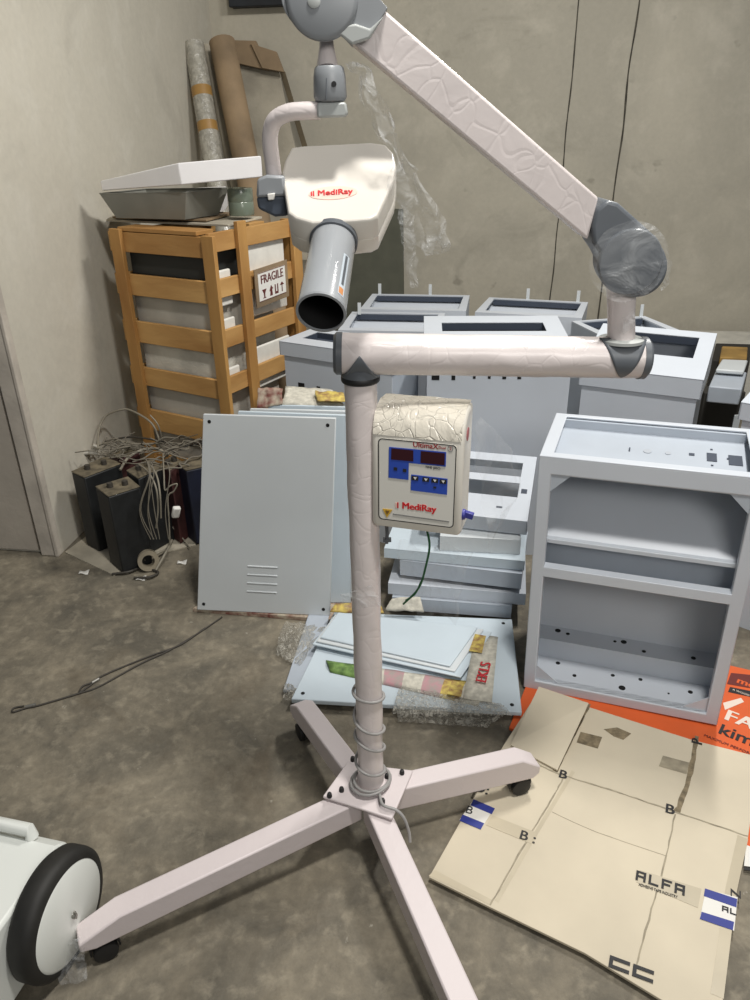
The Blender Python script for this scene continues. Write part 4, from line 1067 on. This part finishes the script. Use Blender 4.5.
cb_([C2(*p) for p in ((97, 306), (146, 326), (138, 340), (90, 320))], LABELB, 'blue_bar', ZC+.0012)
text('label_lettering', 'B', .034, INK, cdo, at(*C2(112, 296), z=zt), cu_, cv_)
for bx_, by_, s_, sz in ((245, 357, 'B :', .038), (325, 215, 'B', .040), (568, 294, 'B', .042), (140, 247, 'D:', .042)):
    text('tape_lettering', s_, sz, INK, cdo, at(*C2(bx_, by_), z=zt), cu_, cv_, bold=.02)
block_word('CC', at(*C2(480, 657), z=zt), cu_, cv_, .040, .026, .0075, .006, INK, 'tape_lettering', cdo)
text('tape_lettering', 'P', .040, INK, cdo, at(*C2(631, 140), z=zt), cv_, -cu_, bold=.03)
text('tape_lettering', 'Z', .030, INK, cdo, at(*C2(719, 486), z=zt), cv_, -cu_, bold=.03)

# ------------------------------------------------------------------ wheeled machine at lower left
WC = at(66, 914, z=.128) + V((.002, 0, 0)); phi = rad(14)
WA = V((math.cos(phi), -math.sin(phi), 0)); WB = UP.cross(WA)
MM = thing('wheeled_machine', 'white machine on a large black-tyred wheel beside the stand leg, cut off at lower left', 'wheeled machine', V((WC.x, WC.y, 0)))
w_ = MB(); w_.lathe([(.105, -.045), (.120, -.045), (.1275, -.036), (.128, -.012), (.126, -.002), (.117, .006), (.106, .008), (.105, .0)], WC, WA, n=64); wheel = w_.build('tyre', TYRE, MM, smooth=40)
w_ = MB(); w_.lathe([(.106, -.03), (.1065, .006), (.100, .010), (.03, .014), (.001, .0145)], WC, WA, n=64); w_.build('wheel_disc', MACHW, wheel, smooth=40)
w_ = MB(); w_.lathe([(.006, .012), (.006, .020), (.004, .022)], WC, WA, n=16); w_.box(WC+WA*.02+UP*.004, (.004, .004, .02)); w_.build('axle_pin', STEEL, wheel)
b = MB(); c0 = WC - WA*.055
def mb_(a, bb, z): return V((WC.x, WC.y, 0)) - WA*a + WB*bb + UP*z
prof = [(-.30, .03), (-.32, .06), (-.32, .20), (-.30, .222), (.075, .222), (.105, .20), (.105, .06), (.09, .03)]
b.loft([[mb_(a, y, z) for y, z in prof] for a in (.050, .62)]); b.build('body', MACHW, MM, bevel=.008)
b = MB(); b.tube([mb_(.12, .085, .222), mb_(.12, .085, .240), mb_(.34, .085, .240), mb_(.34, .085, .222)], .014, 12); b.build('grip', MACHW, MM, smooth=60)
b = MB(); b.lathe([(.01, 0), (.01, .006), (.006, .008)], mb_(.044, -.10, .07), WA, n=16); b.build('side_bolt', STEEL, MM)

# ------------------------------------------------------------------ wooden crate
CZ = 1.20
c1, c2, c3 = at(112, 228, z=CZ), at(206, 234, z=CZ), at(300, 217, z=CZ)
fx_ = (c2-c1); fx_.z = 0; cwid = fx_.length; fx_.normalize()
rx_ = V((-fx_.y, fx_.x, 0)); rx_ = rx_ if rx_.y > 0 else -rx_
rdir = (c3-c2); rdir.z = 0
cdep = .58
rx2 = (rx_*.6 + rdir.normalized()*.4).normalized()
CR_ = thing('wooden_crate', 'tall slatted pine crate packed with foam, standing in the corner', 'crate', V((c1.x, c1.y, 0)))
def wb(name, p, ex, ey, lx_, ly_, z0_, z1_, m, par=CR_):
    b = MB(); p = V((p.x, p.y, 0)); b.prism([p+UP*z0_, p+ex*lx_+UP*z0_, p+ex*lx_+ey*ly_+UP*z0_, p+ey*ly_+UP*z0_], UP*(z1_-z0_)); return b.build(name, m, par, bevel=.002)
O1, O2 = V((c1.x, c1.y, 0)), V((c2.x, c2.y, 0))
pw = .058
wb('post', O1 - rx_*.02, fx_, rx_, pw, .02, 0, CZ, WOOD)
wb('post', O2 - fx_*.012 - rx_*.02, fx_, rx_, pw, .02, 0, CZ-.005, WOOD)
O2r = O2 + fx_*.012
wb('post', O2r + rx2*.15, rx2, fx_, .055, .02, 0, CZ+.03, WOOD)
wb('post', O2r + rx2*.52, rx2, fx_, .06, .02, 0, CZ-.02, WOOD)
wb('post', O1 + rx2*.545, fx_, rx_, .05, .03, 0, CZ, WOOD)
wb('post', O1 + rx2*.54 + fx_*(cwid-.05), fx_, rx_, .05, .03, 0, CZ, WOOD)
def zat(y, x=130, P=O1): 
    return at(x, y, Y=P.y).z
fr_s = ((231, 251), (273, 294), (320, 341), (366, 384), (408, 428))
zs_ = [(zat(b_), zat(a_)) for a_, b_ in fr_s]
dz = zs_[3][0]-zs_[4][0]
zs_.append((zs_[4][0]-dz, zs_[4][1]-dz)); zs_.append((zs_[4][0]-2*dz, zs_[4][1]-2*dz))
for z0_, z1_ in zs_:
    if z0_ < 0: continue
    wb('slat', O1 - fx_*.03, fx_, rx_, cwid+.04, .018, z0_, z1_, WOOD2)
    wb('slat', O1 + rx2*.0 - fx_*.0, rx2, fx_, cdep, .015, z0_, z1_, WOOD2)
zr = ((271, 289), (290, 310)) 
for z0_, z1_ in zs_:
    if z0_ < 0: continue
    zz = z0_+.03
    wb('slat', O2r + rx2*.0 - fx_*.018, rx2, fx_, cdep, .018, zz-.01, zz+.062, WOOD2)
wb('top_board', O1 + rx_*.0 + fx_*.03, fx_, rx_, cwid-.08, .10, CZ-.01, CZ+.006, WOOD2)
wb('top_board', O1 + rx_*.30 + fx_*.05, fx_, rx_, cwid-.08, .10, CZ-.01, CZ+.006, WOOD2)
# fragile placard on the right face
fpos = O2r + rx2*.335 + fx_*.024
pz = at(277, 284, Y=fpos.y).z
pn_ = rx2.cross(UP); pn_ = pn_ if pn_.dot(fx_) > 0 else -pn_
def fq(u_, z, o_=0): return fpos + rx2*u_ + UP*z + pn_*o_
b = MB(); b.prism([fq(-.115, pz-.080), fq(.115, pz-.070), fq(.115, pz+.085), fq(-.115, pz+.075)], pn_*.004); lab = b.build('placard', CARD, CR_)
b = MB(); b.prism([fq(-.095, pz-.058, .004), fq(.095, pz-.050, .004), fq(.095, pz+.066, .004), fq(-.095, pz+.057, .004)], pn_*.001); b.build('label_sheet', LABELW, lab)
DKR = mat('placard_maroon', (96, 40, 38), .6)
fe = (rx2*.146+UP*.008).normalized()
text('fragile_lettering', 'FRAGILE', .050, DKR, lab, fq(0, pz+.032, .0055), fe, UP, bold=.03, squash=.86)
for k, u_ in enumerate((-.060, -.012, .026, .066)):
    b = MB(); c = fq(u_, pz-.022+u_*.05, .0052)
    if k == 0: pts = [(-.012, .012), (.012, .012), (.004, -.002), (.003, -.014), (.010, -.018), (-.010, -.018), (-.003, -.014), (-.004, -.002)]
    elif k == 1: pts = [(0, .018), (.012, .004), (.005, .004), (.007, -.018), (-.008, -.018), (-.005, .0), (-.011, -.002)]
    elif k == 2: pts = [(-.010, .015), (-.004, .015), (-.004, -.010), (.004, -.010), (.004, .015), (.010, .015), (.010, -.018), (-.010, -.018)]
    else: pts = [(-.012, .006), (0, .016), (.012, .006), (.002, .005), (.002, -.018), (-.003, -.018), (-.002, .005)]
    b.prism([c + fe*x*1.25 + UP*z*1.2 for x, z in pts], pn_*.0006); b.build('handling_mark', DKR, lab)
b = MB()
for a_, c_ in (((-.095, -.056), (.095, -.048)), ((-.095, .057), (.095, .066))):
    b.prism([fq(a_[0], pz+a_[1], .0052), fq(c_[0], pz+c_[1], .0052), fq(c_[0], pz+c_[1]-.002, .0052), fq(a_[0], pz+a_[1]-.002, .0052)], pn_*.0006)
b.build('label_border', DKR, lab)
# what is packed inside (each block its own thing)
ins = lambda u_, v_: O1 + fx_*u_ + rx2*v_
def block(u0, u1, v0, v1, z0_, z1_, m, label, name='foam_block', cat='packing foam', group='foam packed in the crate', bev=.012):
    b = MB(); P = [ins(u0, v0), ins(u1, v0), ins(u1, v1), ins(u0, v1)]
    b.prism([p+UP*z0_ for p in P], UP*(z1_-z0_)); return tag(b.build(name, m, bevel=bev, seg=3), label, cat, group)
zA = [z for z, _ in zs_]
block(.04, cwid-.04, .03, .50, zs_[1][1]-.01, zs_[0][0]+.03, mat('dark_unit', (38, 40, 38), .7), 'dark boxed unit packed at the top of the crate', 'dark_unit', 'boxed unit', None)
block(.03, cwid-.04, .03, .44, zs_[2][1]-.03, zs_[1][1]-.015, CLOTH, 'grey-white wrapped foam bulk between the second and third slats of the crate')
block(.035, cwid-.04, .028, .44, zs_[3][1]-.02, zs_[2][1]-.035, FOAM, 'white foam slab behind the fourth slat of the crate')
block(.03, cwid-.04, .026, .44, .06, zs_[3][1]-.025, CLOTH, 'pale wrapped bulk filling the lower part of the crate')
# foam on the right-hand side face
def rblock(v0, v1, z0_, z1_, label):
    b = MB(); P = [O2r + rx2*v0 - fx_*.020, O2r + rx2*v1 - fx_*.020, O2r + rx2*v1 - fx_*.034, O2r + rx2*v0 - fx_*.034]
    g = [p+UP*z0_ for p in P]; b.prism(g, UP*(z1_-z0_)); tag(b.build('foam_block', FOAMW, bevel=.006, seg=2), label, 'packing foam', 'foam packed in the crate')
rblock(.03, .13, zs_[1][0]-.02, zs_[1][0]+.12, 'white foam block in the crate just right of its corner post, upper one')
rblock(.03, .13, zs_[2][0]+.02, zs_[2][0]+.13, 'white foam block in the crate just right of its corner post, second one down')
rblock(.03, .13, zs_[3][0]+.02, zs_[3][0]+.12, 'white foam block in the crate just right of its corner post, third one down')
rblock(.215, .50, zs_[1][0]-.10, zs_[0][0]+.04, 'large white foam sheet behind the fragile placard')
rblock(.215, .50, zs_[3][0]-.02, zs_[2][0]-.03, 'white foam sheet below the fragile placard')
# items on top of the crate
ZT = CZ+.006
b = MB(); P = [at(x, y, z=ZT+.012) for x, y in ((106, 219), (228, 224), (262, 216), (178, 211), (116, 212))]
b.prism([p-UP*.010 for p in P], UP*.008); tag(b.build('cardboard_sheet', CARDD, bevel=.001), 'lower dusty cardboard sheet lying on the crate', 'cardboard', 'cardboard on the crate')
b = MB(); P = [at(x, y, z=ZT+.024) for x, y in ((112, 216), (206, 219), (234, 212), (150, 206))]
b.prism([p-UP*.010 for p in P], UP*.008); tag(b.build('cardboard_sheet', CARD, bevel=.001), 'upper brown cardboard sheet lying on the crate', 'cardboard', 'cardboard on the crate')
ZT2 = ZT+.026
Pa, Pb = at(99, 193, Y=3.30), at(186, 192, Y=3.16)
Pk = [Pa, Pb, Pb + rx2*.26, Pa + rx2*.26]
c = sum(Pk, V())/4; inner = [c+(p-c)*.97 for p in Pk]; low_ = [V((c.x+(p.x-c.x)*.80, c.y+(p.y-c.y)*.80, ZT2)) for p in Pk]
th = MB(); th.loft([low_, Pk], cap=False); th.ring(Pk, inner, -UP*.004); th.loft([low_, [p+UP*.001 for p in low_]])
tag(th.build('metal_tray', TRAYG, bevel=.002), 'grey sloping-sided metal tray on the crate, under the white cover', 'tray')
b = MB(); P = [at(x, y, z=ZT2+.002) for x, y in ((188, 214), (224, 212), (228, 206), (193, 208))]; b.prism(P, UP*.085); tag(b.build('white_carton_box', TRAYW, bevel=.003), 'small white box between the grey tray and the tape rolls', 'box')
def roll(px, py, r, h, label, name='tape_roll'):
    p = at(px, py, z=ZT2)
    b = MB(); b.lathe([(r*.5, 0), (r*.96, 0), (r, .004), (r, h/2-.003), (r*.97, h/2), (r, h/2+.003), (r, h-.004), (r*.96, h), (r*.5, h), (r*.5, 0)], p, n=32, cap=False)
    return tag(b.build(name, TAPEG), label, 'tape roll', 'tape on the crate')
roll(242, 215, .052, .105, 'grey-green tape roll standing on the crate beside the x-ray head')
# white tray on top: inverted shallow box resting on the rim and rolls
wt = MB()
Pb = at(181, 185, Y=3.13); Pa = at(102, 192, Y=3.30) + UP*.004; Pc = at(263, 177, Y=3.26); Pd = Pa + (Pc-Pb)
ups = [.038, .078, .078, .038]
wt.loft([[Pa, Pb, Pc, Pd], [p+UP*h for p, h in zip((Pa, Pb, Pc, Pd), ups)]])
tag(wt.build('white_tray', TRAYW, bevel=.004), 'large white wedge-shaped cover lying across the things on the crate', 'cover')

# ------------------------------------------------------------------ rolls and boards in the corner
def lean_roll(top_px, low_px, Yt, Yl, r, m, label, name, bands=()):
    a, b_ = at(*top_px, Y=Yt), at(*low_px, Y=Yl); d = (b_-a); k = (a.z-.02)/(-d.z); bot = a + d*k
    t = thing(name, label, 'roll', bot)
    g = MB(); n = 40; g.tube([bot.lerp(a, i/n) for i in range(n+1)], r, 20); g.build('tube', m, t, smooth=60)
    for f in bands:
        p = a + d*f; dn_ = d.normalized(); g = MB(); g.tube([p-dn_*.026, p+dn_*.026], r*1.015, 20); g.build('tape_band', BROWNT, t)
    return t
lean_roll((194, 44), (213, 160), 4.84, 4.62, .056, FILMR, 'silver bubble-wrapped roll with two brown tape bands, leaning in the corner', 'wrapped_roll', bands=(.42, .72))
lean_roll((207, 46), (231, 162), 4.98, 4.80, .030, CARDD, 'thin pale roll wedged between the silver roll and the cardboard tube', 'thin_roll')
lean_roll((222, 42), (246, 162), 4.88, 4.62, .072, CARD, 'thick brown cardboard tube leaning in the corner', 'cardboard_tube')
def board(px4, Ys, t, m, label, name, cat='board'):
    P = [at(x, y, Y=Y) for (x, y), Y in zip(px4, Ys)]; n = (P[1]-P[0]).cross(P[3]-P[0]).normalized(); n = n if n.y > 0 else -n
    th = MB(); th.prism(P, n*t); return tag(th.build(name, m, bevel=.002), label, cat)
def wall_board(px4, gap, t, m, label, name, cat='board', leanfoot=.25):
    """board leaning on the back wall: top edge near the wall, foot forward"""
    d4 = []
    (x0, y0), (x1, y1), (x2, y2), (x3, y3) = px4
    tl, tr = on_back(x0, y0) - E2*gap, on_back(x1, y1) - E2*gap
    ex = (tr-tl).normalized()
    H_ = tl.z; foot = -E2*leanfoot
    nn = ex.cross((foot - UP*H_).normalized()); nn = nn if nn.y < 0 else -nn
    def hit(x, y):
        d = ray(x, y); tt = (tl-CO).dot(nn)/d.dot(nn); return CO+tt*d
    P = [tl, tr, hit(x2, y2), hit(x3, y3)]
    b = MB(); b.prism(P, -nn*t*-1 if False else -nn*t); return tag(b.build(name, m, bevel=.002), label, cat)
wall_board(((230, 52), (280, 57), (318, 260), (262, 260)), .10, .012, CARDD, 'dusty grey board leaning on the back wall behind the crate', 'leaning_board')
wall_board(((222, 42), (262, 43), (268, 70), (232, 62)), .14, .03, CARD, 'brown folded cardboard on top of the leaning dusty board', 'folded_cardboard', 'cardboard')
wall_board(((258, 46), (283, 54), (284, 72), (262, 68)), .16, .03, CARD, 'brown cardboard corner on the right end of the leaning dusty board', 'folded_cardboard', 'cardboard')
wall_board(((283, 72), (288, 72), (308, 150), (303, 150)), .09, .02, mat('strip_dull', (104, 92, 70), .8, noise_amt=.2), 'thin dull wooden strip standing at the right edge of the dusty board', 'wooden_strip', 'wooden strip')
wall_board(((322, 205), (404, 208), (404, 330), (322, 330)), .06, .03, BOARD, 'dark olive board leaning on the back wall below the x-ray head', 'olive_board')

# goods along the wall at right
def low_pack(px4, z, h, m, label, name, cat):
    P = [at(x, y, z=z) for x, y in px4]; b = MB(); b.prism([p-UP*h for p in P], UP*h); return tag(b.build(name, m, bevel=.006), label, cat)
low_pack(((676, 341), (790, 346), (790, 332), (676, 330)), .36, .36, FOAM, 'grey-white foam pack standing along the back wall at right', 'foam_pack', 'packing foam')
low_pack(((720, 357), (747, 358), (748, 347), (722, 346)), .43, .05, mat('mustard_carton', (176, 140, 76), .7, noise_amt=.2), 'mustard brown timber piece lying on the dark crate in the gap at right', 'timber_piece', 'timber')
low_pack(((712, 360), (750, 361), (752, 344), (716, 343)), .378, .376, mat('dark_box_board', (46, 44, 40), .8), 'dark box in the shadowed gap under the mustard timber piece', 'dark_box', 'box')  # added block, coloured dark in place of the deep shade between the cabinets
low_pack(((716, 369), (744, 371), (748, 360), (722, 359)), .535, .02, PANELW, 'upper white sheet end lying in the gap between the two right-hand cabinets', 'steel_sheet', 'steel sheet')
low_pack(((709, 386), (742, 389), (747, 372), (716, 370)), .505, .075, CABG, 'lower grey-blue box end lying in the gap between the two right-hand cabinets', 'steel_box', 'steel box')
p = at(724, 395, z=.43); b = MB(); b.bx(p.x-.07, p.x+.12, p.y+.04, p.y+.14, 0, .428); tag(b.build('dark_box', MATS['dark_box_board'], bevel=.004), 'dark box holding up the grey-blue box end in the gap at right', 'box')  # second added block, its dark colour stands for the shade in the gap
b = MB(); p = at(735, 428, z=.55); b.bx(p.x-.011, p.x+.011, p.y-.002, p.y+.002, .0, .60); tag(b.build('white_strip', PANELW), 'narrow white upright strip in the gap behind the open cabinet', 'strip')

# ------------------------------------------------------------------ old batteries
def battery(px4, zt, m, label, name='old_battery', zb=.006, term=True, dusty=True):
    P = [at(x, y, z=zt) for x, y in px4]; c = sum(P, V())/4
    t = thing(name, label, 'battery', V((c.x, c.y, zb)), 0, 'old batteries')
    b = MB(); b.prism([V((p.x, p.y, zb)) for p in P], UP*(zt-zb-.006)); b.build('case', m, t, bevel=.005)
    b = MB(); P2 = [c+(p-c)*1.0 for p in P]; b.prism([V((p.x, p.y, zt-.006)) for p in P2], UP*.006); b.build('lid', DUST if dusty else m, t, bevel=.003)
    if term:
        for f in (.3, .7):
            p = P[0].lerp(P[2], f); q3 = P[1].lerp(P[3], f); k = p.lerp(q3, .3)
            g = MB(); g.lathe([(.012, 0), (.011, .018), (.006, .02)], V((k.x, k.y, zt)), n=12); g.build('terminal', WIRED, t)
    return t
# sheet of cardboard under them
b = MB(); P = [at(x, y, z=.0) for x, y in ((65, 553), (114, 576), (150, 556), (196, 546), (196, 520), (110, 520))]; b.prism(P, UP*.005); tag(b.build('cardboard_sheet', CARDD), 'flattened cardboard sheet on the floor under the old batteries', 'cardboard')
battery(((95, 486), (108, 496), (140, 486), (128, 476)), .345, BATT, 'black battery foremost of the old batteries, with a dusty tan lid')
battery(((71, 471), (84, 477), (121, 463), (105, 456)), .345, BATT, 'black battery against the left wall with a loose clamp on its lid')
battery(((126, 470), (138, 478), (164, 466), (150, 458)), .345, BATT, 'black battery under the tangle of cables, behind the foremost one')
battery(((160, 464), (170, 470), (182, 461), (172, 455)), .345, BATTM, 'maroon battery squeezed between a black and a navy one')
battery(((176, 463), (186, 470), (212, 464), (200, 455)), .345, BATTN, 'navy battery half hidden by the vented white panel', term=False)
battery(((108, 452), (118, 458), (140, 451), (128, 446)), .34, BATTM, 'dusty maroon-topped battery at the back by the crate', term=False)
# cables
def cable(pts, r, m, label, name='cable', group='loose cables on the batteries', zs=None):
    b = MB(); b.tube(smooth_path(pts, 8), r, 7); return tag(b.build(name, m, smooth=80), label, 'cable', group)
def bz(x, y, z): return at(x, y, z=z)
cable([bz(98, 449, .33), bz(99, 430, .38), bz(106, 416, .43), bz(120, 410, .46), bz(130, 410, .46), bz(148, 420, .44), bz(156, 431, .40), bz(162, 450, .32)], .0045, WIREG, 'grey cable arching high above the old batteries')
cable([bz(99, 445, .33), bz(115, 441, .345), bz(140, 444, .345), bz(170, 443, .345), bz(203, 447, .33)], .0045, WIREG, 'grey cable running level over the battery lids towards the panel')
cable([bz(104, 442, .34), bz(130, 437, .36), bz(160, 441, .36), bz(180, 446, .34), bz(203, 443, .34)], .004, WIRED, 'dark cable lying along the back of the battery lids')
cable([bz(120, 470, .32), bz(128, 458, .345), bz(142, 450, .355), bz(158, 449, .355), bz(168, 456, .33)], .006, WIREG, 'thick dusty cable looped over the battery lids')
by = lambda x, y, Y=2.55: at(x, y, Y=Y)
cable([bz(138, 464, .36), by(148, 472, 2.62), by(156, 488), by(158, 510), by(156, 528)], .0035, WIREG, 'bundle cable hanging down between two black batteries')
cable([bz(146, 460, .36), by(156, 474, 2.62), by(160, 494), by(161, 518)], .0035, WIREG, 'second cable of the bundle hanging between the black batteries')
cable([bz(163, 454, .36), by(164, 476, 2.6), by(165, 490), by(170, 486), by(177, 484), by(174, 491), by(168, 497), by(169, 520), by(170, 545)], .003, WIREG, 'thin cable with a small loop hanging before the maroon battery')
cable([bz(164, 512, .12), bz(172, 526, .07), bz(184, 540, .02), bz(190, 548, .008)], .003, WIREG, 'thin cable trailing to the floor by the navy battery')
cable([bz(150, 415, .48), bz(158, 425, .44), bz(162, 440, .36)], .003, WIREG, 'pale cable end rising beside the crate post')
cable([bz(112, 574, .006), bz(128, 572, .012), bz(142, 568, .008), bz(158, 572, .008), bz(150, 577, .012), bz(134, 578, .006)], .005, WIRED, 'dark cable heap on the floor before the foremost battery')
cable([bz(144, 560, .03), bz(158, 553, .03), bz(168, 548, .02), bz(172, 540, .02), bz(166, 552, .05), bz(156, 570, .01)], .005, WIREG, 'dusty cable coil lying around the tape roll on the floor')
tg = MB()
for k in range(34):
    x, y = random.uniform(118, 190), random.uniform(444, 466); p = bz(x, y, .350); pts = [p]
    h = random.uniform(0, 6.3)
    for _ in range(5):
        h += random.uniform(-1.3, 1.3); q9 = pts[-1] + V((math.cos(h)*.05, math.sin(h)*.03, 0)); q9.z = .349 + random.uniform(0, .035); pts.append(q9)
    tg.tube(smooth_path(pts, 5), random.choice((.002, .0025, .0035)), 6)
for k in range(6):
    p = at(random.uniform(146, 168), 462, Y=2.62); tg.tube(smooth_path([p, p+V((.02, -.06, -.03)), p+V((random.uniform(-.03, .03), -.09, -.16)), p+V((random.uniform(-.05, .04), -.10, -.28))], 6), .002, 6)
tag(tg.build('cable_tangle', mat('wire_tangle', (112, 106, 94), .7), smooth=80), 'dusty tangle of thin wires heaped over the old battery lids', 'wires', kind='stuff')
# clamp on the left battery, tape roll on the floor, scraps
b = MB(); p = bz(93, 452, .31); b.box(p, (.04, .018, .02), rot3(0, .3, .6)); b.box(p+V((.01, 0, .02)), (.02, .014, .03), rot3(.3, .5, .2)); b.tube([p, p+V((-.05, -.02, .0))], .01, 8)
tag(b.build('cable_clamp', mat('clamp_pale', (168, 164, 154), .6), bevel=.003), 'pale cable clamp lying on the battery against the left wall', 'clamp')
p = bz(148, 560, .040); b = MB(); ax_ = V((.35, -.85, .25)); b.lathe([(.024, -.02), (.040, -.02), (.041, .02), (.024, .02), (.024, -.02)], p, ax_, n=32, cap=False)
tag(b.build('tape_roll', mat('dusty_roll', (150, 140, 120), .7, noise_amt=.2)), 'dusty tape roll on its side on the floor by the batteries', 'tape roll')
b = MB(); p = by(176, 512, 2.56); b.box(p, (.03, .02, .05), rot3(.3, .2, .5)); tag(b.build('white_connector', LABELW, bevel=.006), 'small white connector hanging before the maroon battery', 'connector')
for k, (x, y, lb) in enumerate(((84, 572, 'white paper scrap on the floor left of the foremost battery'), (141, 578, 'pale scrap on the floor just before the dark cable heap'), (182, 562, 'pale scrap on the floor beside the vented panel'))):
    p = at(x, y, z=.004); b = MB(); b.grid(lambda u_, v_: p + V(((u_-.5)*.035, (v_-.5)*.025, .004*math.sin(u_*5+v_*3))), 4, 3); o = b.build('paper_scrap', LABELW); tag(o, lb, 'scrap', 'scraps on the floor')
    so = o.modifiers.new('thick', 'SOLIDIFY'); so.thickness = .002

# wire rope on the floor
def fz(x, y, z=.004): return at(x, y, z=z)
b = MB()
b.tube(smooth_path([fz(222, 617), fz(200, 632), fz(170, 650), fz(140, 664), fz(100, 686), fz(80, 693), fz(40, 705), fz(26, 708), fz(13, 712), fz(14, 708), fz(24, 706)], 6), .0028, 7)
b.tube(smooth_path([fz(205, 628), fz(180, 645), fz(150, 656), fz(104, 675), fz(92, 684), fz(80, 692), fz(83, 686), fz(95, 682)], 6), .0028, 7)
wr = tag(b.build('wire_rope', WIRED, smooth=80), 'rusty wire rope with looped ends lying on the bare floor at left', 'wire rope')
b = MB(); b.tube([fz(92, 683, .005), fz(99, 679, .005)], .005, 8); b.build('ferrule', STEEL, wr)
b = MB(); b.tube([fz(25, 707, .005), fz(36, 704.5, .005)], .005, 8); b.build('ferrule', STEEL, wr)

# ------------------------------------------------------------------ light
def area(name, loc, target, sx, sy, power, col):
    l = bpy.data.lights.new(name, 'AREA'); l.shape = 'RECTANGLE'; l.size = sx; l.size_y = sy; l.energy = power; l.color = col
    o = bpy.data.objects.new(name, l); COL.objects.link(o); o.location = loc
    o.rotation_euler = (V(target)-V(loc)).to_track_quat('-Z', 'Y').to_euler(); return o
area('ceiling_lamp', (.56, .60, 3.9), (.1, 1.5, 0), .30, .30, 84, (1.0, .97, .92))
area('tube_lamp', (1.3, 2.5, 3.2), (.0, 2.8, 0), .6, .12, 58, (1.0, .97, .92))
area('fill_lamp', (.9, -1.0, 2.3), (-.3, 2.6, .6), 1.2, .7, 24, (1.0, .97, .92))
wd_ = bpy.data.worlds.new('world'); SC.world = wd_; wd_.use_nodes = True
bg = wd_.node_tree.nodes['Background']; bg.inputs[0].default_value = (.92, .96, 1.0, 1); bg.inputs[1].default_value = .14
SC.view_settings.view_transform = 'Standard'
SC.view_settings.look = 'None'
SC.view_settings.exposure = 0
SC.view_settings.gamma = 1
